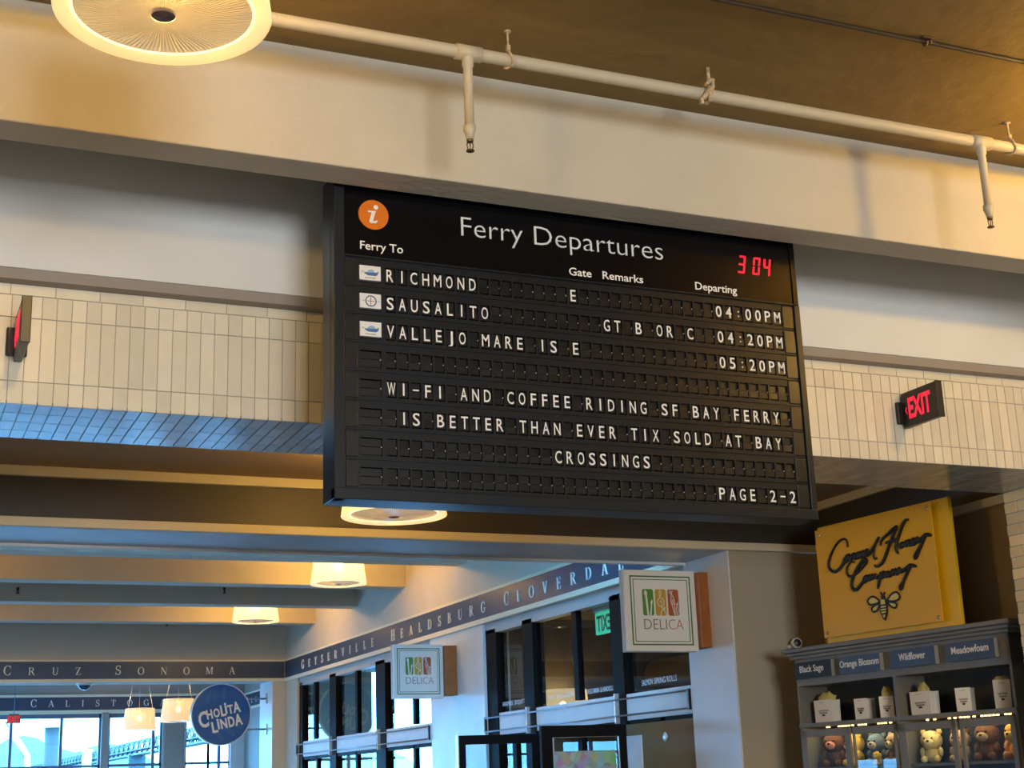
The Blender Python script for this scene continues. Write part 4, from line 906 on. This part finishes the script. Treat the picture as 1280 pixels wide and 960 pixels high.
# gift bags on the open shelf
def bag(label, u, w_, d_, h_, rot, tis, y=0.13, m_='bag'):
    base = FB @ Vector((-u, y, E(0.4235)))
    t = thing('gift_bag', label, 'gift bag', tuple(base), RZ+rot, 'white gift bags on the cabinet shelf')
    mb = MB(); a = 0.97
    v = [mb.bm.verts.new(p) for p in ((-w_/2*a, -d_/2*a, 0), (w_/2*a, -d_/2*a, 0), (w_/2*a, d_/2*a, 0), (-w_/2*a, d_/2*a, 0), (-w_/2, -d_/2, h_), (w_/2, -d_/2, h_), (w_/2-0.004, 0, h_*0.97), (w_/2, d_/2, h_), (-w_/2, d_/2, h_), (-w_/2+0.004, 0, h_*0.97), (w_/2*a-0.006, 0, h_*0.25), (-w_/2*a+0.006, 0, h_*0.25), (w_/2*a, 0, 0), (-w_/2*a, 0, 0))]
    for q in ((0, 1, 5, 4), (2, 3, 8, 7), (1, 12, 10), (1, 10, 6, 5), (12, 2, 10), (10, 2, 7, 6), (3, 13, 11), (3, 11, 9, 8), (13, 0, 11), (11, 0, 4, 9), (0, 13, 3, 2, 12, 1)): mb.face([v[i] for i in q])
    mb.build('bag', M[m_]).parent = t
    lg = MB()
    for k in range(3):
        zz = h_*(0.52-0.10*k); ww = w_*(0.28, 0.22, 0.08)[k]
        lg.sweep([(-ww+2*ww*i/14, -d_/2*0.985-0.001, zz+0.008*math.sin(i*2.1+k)) for i in range(15)], 0.0022, 5)
    lg.sweep([(-w_*0.2, -d_/2-0.001, h_*0.88), (0.02, -d_/2-0.001, h_*0.885)], 0.001, 4)
    lg.build('printed_logo', M['platedark']).parent = t
    if tis:
        ts = MB(); rng = random.Random(int(u*100)); n = 11
        tx, tw, th = tis
        low = [ts.bm.verts.new((tx*w_+math.cos(2*PI*i/n)*tw*w_*0.5, math.sin(2*PI*i/n)*d_*0.35, h_*0.93)) for i in range(n)]
        mid = [ts.bm.verts.new((tx*w_+math.cos(2*PI*i/n)*tw*w_*(0.45+rng.uniform(0, .15)), math.sin(2*PI*i/n)*d_*0.42, h_+th*rng.uniform(.25, .6))) for i in range(n)]
        top = [ts.bm.verts.new((tx*w_+math.cos(2*PI*i/n)*tw*w_*rng.uniform(.08, .34), math.sin(2*PI*i/n)*d_*.2, h_+th*rng.uniform(.6, 1.1))) for i in range(n)]
        for A, B in ((low, mid), (mid, top)):
            for i in range(n): ts.face([A[i], A[(i+1) % n], B[(i+1) % n], B[i]])
        ts.face(top)
        ts.build('tissue_paper', M['tissue']).parent = t
    return t
bag('wide white gift bag with a tuft of tissue under the Black Sage plate', 2.425, 0.235, 0.10, 0.198, 0.0, (0.05, 0.85, 0.075))
bag('small closed white gift bag under the Orange Blossom plate', 1.945, 0.135, 0.12, 0.180, 0.10, None)
bag('narrow white gift bag with tissue turned sideways against the shelf divider', 1.66, 0.125, 0.115, 0.180, 0.55, (0.0, 0.8, 0.08))
bag('wide white gift bag with a pointed tuft of tissue under the Wildflower plate', 1.235, 0.225, 0.11, 0.192, 0.0, (0.0, 0.45, 0.075))
bag('white gift bag turned corner-on under the Meadowfoam plate', 0.79, 0.125, 0.115, 0.190, 0.45, None)
bag('tall open gift bag at the right end of the shelf', 0.40, 0.13, 0.10, 0.225, 0.65, (0.0, 0.9, 0.03))

# plush toys behind the glass doors
def fur(name, c): return mat(name, c, 0.95, bump=0.5, bscale=140, var=0.12, vscale=30)
FUR = dict(brown=fur('brown plush', (0.13, 0.055, 0.03)), pink=fur('pink plush', (0.62, 0.22, 0.15)), yellow=fur('yellow plush', (0.75, 0.48, 0.08)), cream=fur('cream plush', (0.74, 0.60, 0.30)), taupe=fur('taupe plush', (0.34, 0.24, 0.16)),
           blue=fur('blue grey plush', (0.14, 0.20, 0.30)), orange=fur('orange plush', (0.76, 0.34, 0.06)), black=fur('black plush', (0.015, 0.012, 0.01)), rose=fur('rose plush', (0.6, 0.14, 0.16)), grey=fur('grey plush', (0.42, 0.36, 0.28)), navy=fur('navy cloth', (0.02, 0.045, 0.10)))
def plush(label, u, y, z, r, body, muzzle, ear, rot=0.0, seat=True):
    """seated soft toy: r is the head radius, z the underside"""
    base = FB @ Vector((-u, y, z))
    t = thing('plush_toy', label, 'soft toy', tuple(base), RZ+rot, 'soft toys behind the cabinet glass')
    b = MB().use(FUR[body]); b.ball((0, 0, r*0.75), r*0.85, 1, 0.85, 0.9); b.ball((0, -r*0.12, r*2.05), r, 1.05, 0.92, 0.92)
    for s in (-1, 1):
        b.ball((s*r*0.62, -r*0.75, r*0.34), r*0.34, 0.9, 1.35, 0.95, 12); b.ball((s*r*0.88, -r*0.35, r*0.98), r*0.30, 0.8, 1, 1.5, 12)
    b.build('body', None).parent = t
    m_ = MB().ball((0, -r*0.92, r*1.85), r*0.46, 1.1, 0.6, 0.8, 14); m_.build('muzzle', FUR[muzzle]).parent = t
    for s in (-1, 1):
        MB().ball((s*r*0.78, 0, r*2.82), r*0.30, 1, 0.55, 1, 12).build('ear', FUR[ear]).parent = t
        MB().ball((s*r*0.36, -r*0.97, r*2.25), r*0.09, n=10).build('eye', FUR['black']).parent = t
    MB().ball((0, -r*1.16, r*1.98), r*0.11, 1.3, 0.7, 0.9, 10).build('nose', FUR['black']).parent = t
zs = E(0.0375)
plush('brown plush toy with a pink muzzle behind the leftmost glass door', 2.44, 0.20, zs, 0.100, 'brown', 'pink', 'brown', 0.3)
plush('yellow plush toy at the right of the leftmost glass door', 2.20, 0.22, zs, 0.093, 'yellow', 'cream', 'yellow', -0.2)
plush('blue grey plush toy behind the second glass door', 1.92, 0.22, zs, 0.090, 'blue', 'grey', 'blue', 0.1)
plush('taupe plush toy beside the blue grey one behind the second glass door', 1.68, 0.20, zs, 0.088, 'taupe', 'cream', 'grey', -0.1)
plush('cream plush toy behind the third glass door', 1.26, 0.19, zs, 0.088, 'cream', 'cream', 'cream', 0.4)
plush('taupe plush toy in the right corner of the third glass door', 0.97, 0.22, zs, 0.085, 'taupe', 'taupe', 'brown', 0.2)
plush('brown plush toy behind the left part of the fourth glass door', 0.68, 0.22, zs, 0.100, 'brown', 'taupe', 'brown', 0.2)
plush('orange plush toy with dark nose at the right of the fourth glass door', 0.35, 0.19, zs, 0.098, 'orange', 'yellow', 'black', -0.1)
plush('small pale yellow plush toy squeezed between the brown and the orange toys', 0.515, 0.275, zs, 0.050, 'cream', 'rose', 'rose', 0.0)
plush('small yellow plush toy in front of the blue grey one behind the second glass door', 1.80, 0.085, zs, 0.038, 'yellow', 'cream', 'black', 0.0)

sc_ = thing('security_camera', 'small white security camera above the left corner of the grey cabinet', 'camera', (8.14, 11.99, E(1.19)))
mb = MB(); Fc = T(8.14, 11.90, E(1.195)) @ Matrix.Rotation(-0.35, 4, 'Z') @ TOFRONT
mb.lathe([(0, -0.06), (0.045, -0.06), (0.050, 0.02), (0.050, 0.05), (0.040, 0.055), (0.038, 0.045)], 24, Fc); mb.build('body', M['camwhite'], sc_)
MB().lathe([(0.039, 0.046), (0.020, 0.048), (0, 0.056)], 24, Fc).build('lens', M['exitblack'], sc_)
MB().sweep([(8.14, 11.93, E(1.19)), (8.12, 11.96, E(1.17)), (8.10, 12.0, E(1.17))], 0.020, 10).build('arm', M['camwhite'], sc_)

dm = thing('dome_camera', 'white ceiling dome with a dark bubble under the CRUZ SONOMA frieze', 'dome camera', (3.72, 28.95, E(2.11)))
MB().lathe([(0, 0), (0.15, 0), (0.155, -0.04), (0.125, -0.055), (0.12, -0.03), (0, -0.03)], 32, T(3.72, 28.95, E(2.11))).build('base', M['camwhite'], dm)
MB().lathe([(0.12, -0.045), (0.105, -0.09), (0.06, -0.13), (0, -0.145)], 32, T(3.72, 28.95, E(2.11))).build('bubble', M['domeglass'], dm)

# ================================================================== STOREFRONT CABLES, DECALS, POSTER, SHOP FITTINGS
def cable(label, y0, y1, ups):
    t = thing('cable_rail', label, 'cable', (7.49, (y0+y1)/2, E(0.74)), 0, 'steel cables across the shop windows')
    for z in (0.83, 0.656): MB().sweep([(7.495, y0, E(z)), (7.495, y1, E(z))], 0.011, 8).build('cable', M['steel'], t)
    for y in ups: MB().box(7.488, 7.546, y-0.006, y+0.006, E(0.58), E(0.90), 0.002).build('bracket', M['silver'], t)
    for y in (y0, y1): MB().box(7.485, 7.52, y-0.015, y+0.015, E(0.64), E(0.845), 0.004).build('end_anchor', M['exitblack'], t)
cable('pair of steel cables across the nearer shop windows behind the large square sign', 12.9, 18.25, (14.5, 16.9))
cable('pair of steel cables across the farther shop windows left of the smaller square sign', 20.42, 27.68, (22.8, 25.5))
def decal(label, s, y0, y1, z, h_):
    t = thing('window_lettering', label, 'window lettering', (7.6185, y0, E(z)), 0, 'white lettering on the shop windows')
    ws = s.split(); n = sum(len(w) for w in ws)+0.6*(len(ws)-1); u = abs(y0-y1)/n; y = y0
    for w in ws:
        MB().text(w, Matrix.Translation((7.6185, y, E(z))) @ Matrix.Rotation(LEFTWALL, 4, 'Z'), width=u*len(w)*0.97, height=h_, depth=0.001).build('word', M['sill'], t)
        y -= u*(len(w)+0.6)
decal('white SALMON SPRING ROLLS lettering on the window nearest the plaster jamb', 'SALMON SPRING ROLLS', 14.08, 13.32, 0.955, 0.06)
decal('white VEGETARIAN lettering on the window below the green exit sign', 'VEGETARIAN & HANDROLLS', 15.42, 14.72, 0.955, 0.055)
decal('white lettering on the window beside the shop lamp', 'AND CHICKEN', 16.5, 15.75, 0.955, 0.055)
decal('white lettering on the narrow window right of the plaster wall panel', 'HANDMADE CROQUETTES', 17.92, 17.12, 0.965, 0.055)

pm = bpy.data.materials.new('flower picture'); pm.use_nodes = True; nt = pm.node_tree; pb = nt.nodes['Principled BSDF']
tc = nt.nodes.new('ShaderNodeTexCoord'); vo = nt.nodes.new('ShaderNodeTexVoronoi'); vo.inputs['Scale'].default_value = 11
nt.links.new(tc.outputs['Object'], vo.inputs['Vector'])
hv = nt.nodes.new('ShaderNodeMix'); hv.data_type = 'RGBA'; hv.inputs[0].default_value = 0.55; hv.inputs[7].default_value = (0.75, 0.55, 0.38, 1)
nt.links.new(vo.outputs['Color'], hv.inputs[6]); nt.links.new(hv.outputs[2], pb.inputs['Base Color']); pb.inputs['Roughness'].default_value = 0.5
o = MB().box(6.66, 7.40, 14.352, 14.362, 0.5, E(0.300)).build('picture_panel', pm)
tag(o, 'colourful flower picture behind the glass of the nearer open door', 'picture')
tl = make_lamp('warm lamp shade inside the shop behind the window lettering', (9.0, 19.0, E(0.74)), 0.9, 10)
sh = thing('duct', 'long warm-lit duct across the ceiling inside the shop', 'duct', (10.2, 16, E(1.35)))
MB().sweep([(10.6, 13.1, E(1.45)), (10.6, 15, E(1.45)), (10.6, 19.1, E(1.45))], 0.22, 20).build('tube', M['shopmid'], sh)
MB().box(10.5, 10.7, 15.95, 16.05, E(1.6), E(2.25)).build('hanger', M['shopdark'], sh)
L = bpy.data.lights.new('shop_light', 'POINT'); L.energy = 25; L.color = (1, 0.7, 0.38); L.shadow_soft_size = 0.3
o = bpy.data.objects.new('shop_light', L); COL.objects.link(o); o.location = (9.6, 16.0, 2.2)

# ================================================================== OUTSIDE THE BAY WINDOWS
br = thing('bridge', 'pale blue steel truss bridge seen through the bay windows', 'bridge', (246, 1500, 0))
mb = MB()
for z in (40, 52): mb.box(240, 242, 800, 2600, z, z+1.6)
for z in (40, 52): mb.box(250, 252, 800, 2600, z, z+1.6)
mb.box(240, 252, 800, 2600, 44.5, 45.5)
mb.build('deck', M['bridge'], br)
mb = MB(); y = 800; s = 0
while y < 2600:
    z0_, z1_ = (40.5, 52.5) if s % 2 else (52.5, 40.5)
    mb.sweep([(241, y, z0_), (241, y+15, z1_)], 0.8, 4); mb.sweep([(251, y, z0_), (251, y+15, z1_)], 0.8, 4); y += 15; s += 1
mb.build('truss', M['bridge'], br)
for y in (1000, 1500, 2100):
    MB().box(238, 254, y, y+8, -5, 41).build('pier', M['bridge'], br)
hm = MB(); n = 60; vs_ = []
for i in range(n+1):
    x = -400+1300*i/n; hgt = 60+45*math.sin(i*0.21+1.0)+18*math.sin(i*0.7)+random.uniform(0, 8)
    vs_.append([hm.bm.verts.new((x, 2700-120*(j), -10+hgt*(1-j/3)**0.8 if j < 3 else -10)) for j in range(4)])
for i in range(n):
    for j in range(3): hm.face([vs_[i][j], vs_[i+1][j], vs_[i+1][j+1], vs_[i][j+1]], True)
struct('hills', hm, M['hill'])
struct('bay_water', bx(-600, 1200, 60, 2700, -3, -2.5), M['post'])
struct('quay', bx(-40, 60, 46, 60, -2.6, -0.05), M['floor'])
st = thing('stack', 'grey cylindrical stack with a pale cap outside the left bay window', 'stack', (5.62, 52, 0))
MB().lathe([(0, 0), (0.26, 0), (0.26, 3.95), (0, 3.95)], 24, T(5.72, 52, 0)).build('shaft', M['post'], st)
MB().lathe([(0, 3.9), (0.40, 3.92), (0.42, 4.15), (0.25, 4.28), (0, 4.3)], 24, T(5.72, 52, 0)).build('cap', M['sill'], st)
wp = thing('post', 'white post outside the bay windows left of the column', 'post', (7.0, 52, 0))
MB().lathe([(0, 0), (0.16, 0), (0.15, 3.1), (0, 3.12)], 16, T(6.86, 52, 0)).build('shaft', M['sill'], wp)
MB().lathe([(0, 3.1), (0.22, 3.1), (0.22, 3.16), (0, 3.2)], 16, T(6.86, 52, 0)).build('cap', M['sill'], wp)
gw = thing('gangway', 'white curved gangway arm outside the leftmost bay window', 'gangway', (4.4, 52, 0))
MB().sweep([(4.35, 52, 3.95), (4.45, 52, 3.7), (4.7, 52, 3.4), (4.95, 52, 3.0), (5.0, 52, 2.2), (5.0, 52, 0)], 0.10, 8).build('arm', M['sill'], gw)
MB().sweep([(4.2, 52, 4.15), (4.9, 52, 2.9)], 0.025, 6).build('stay', M['post'], gw)
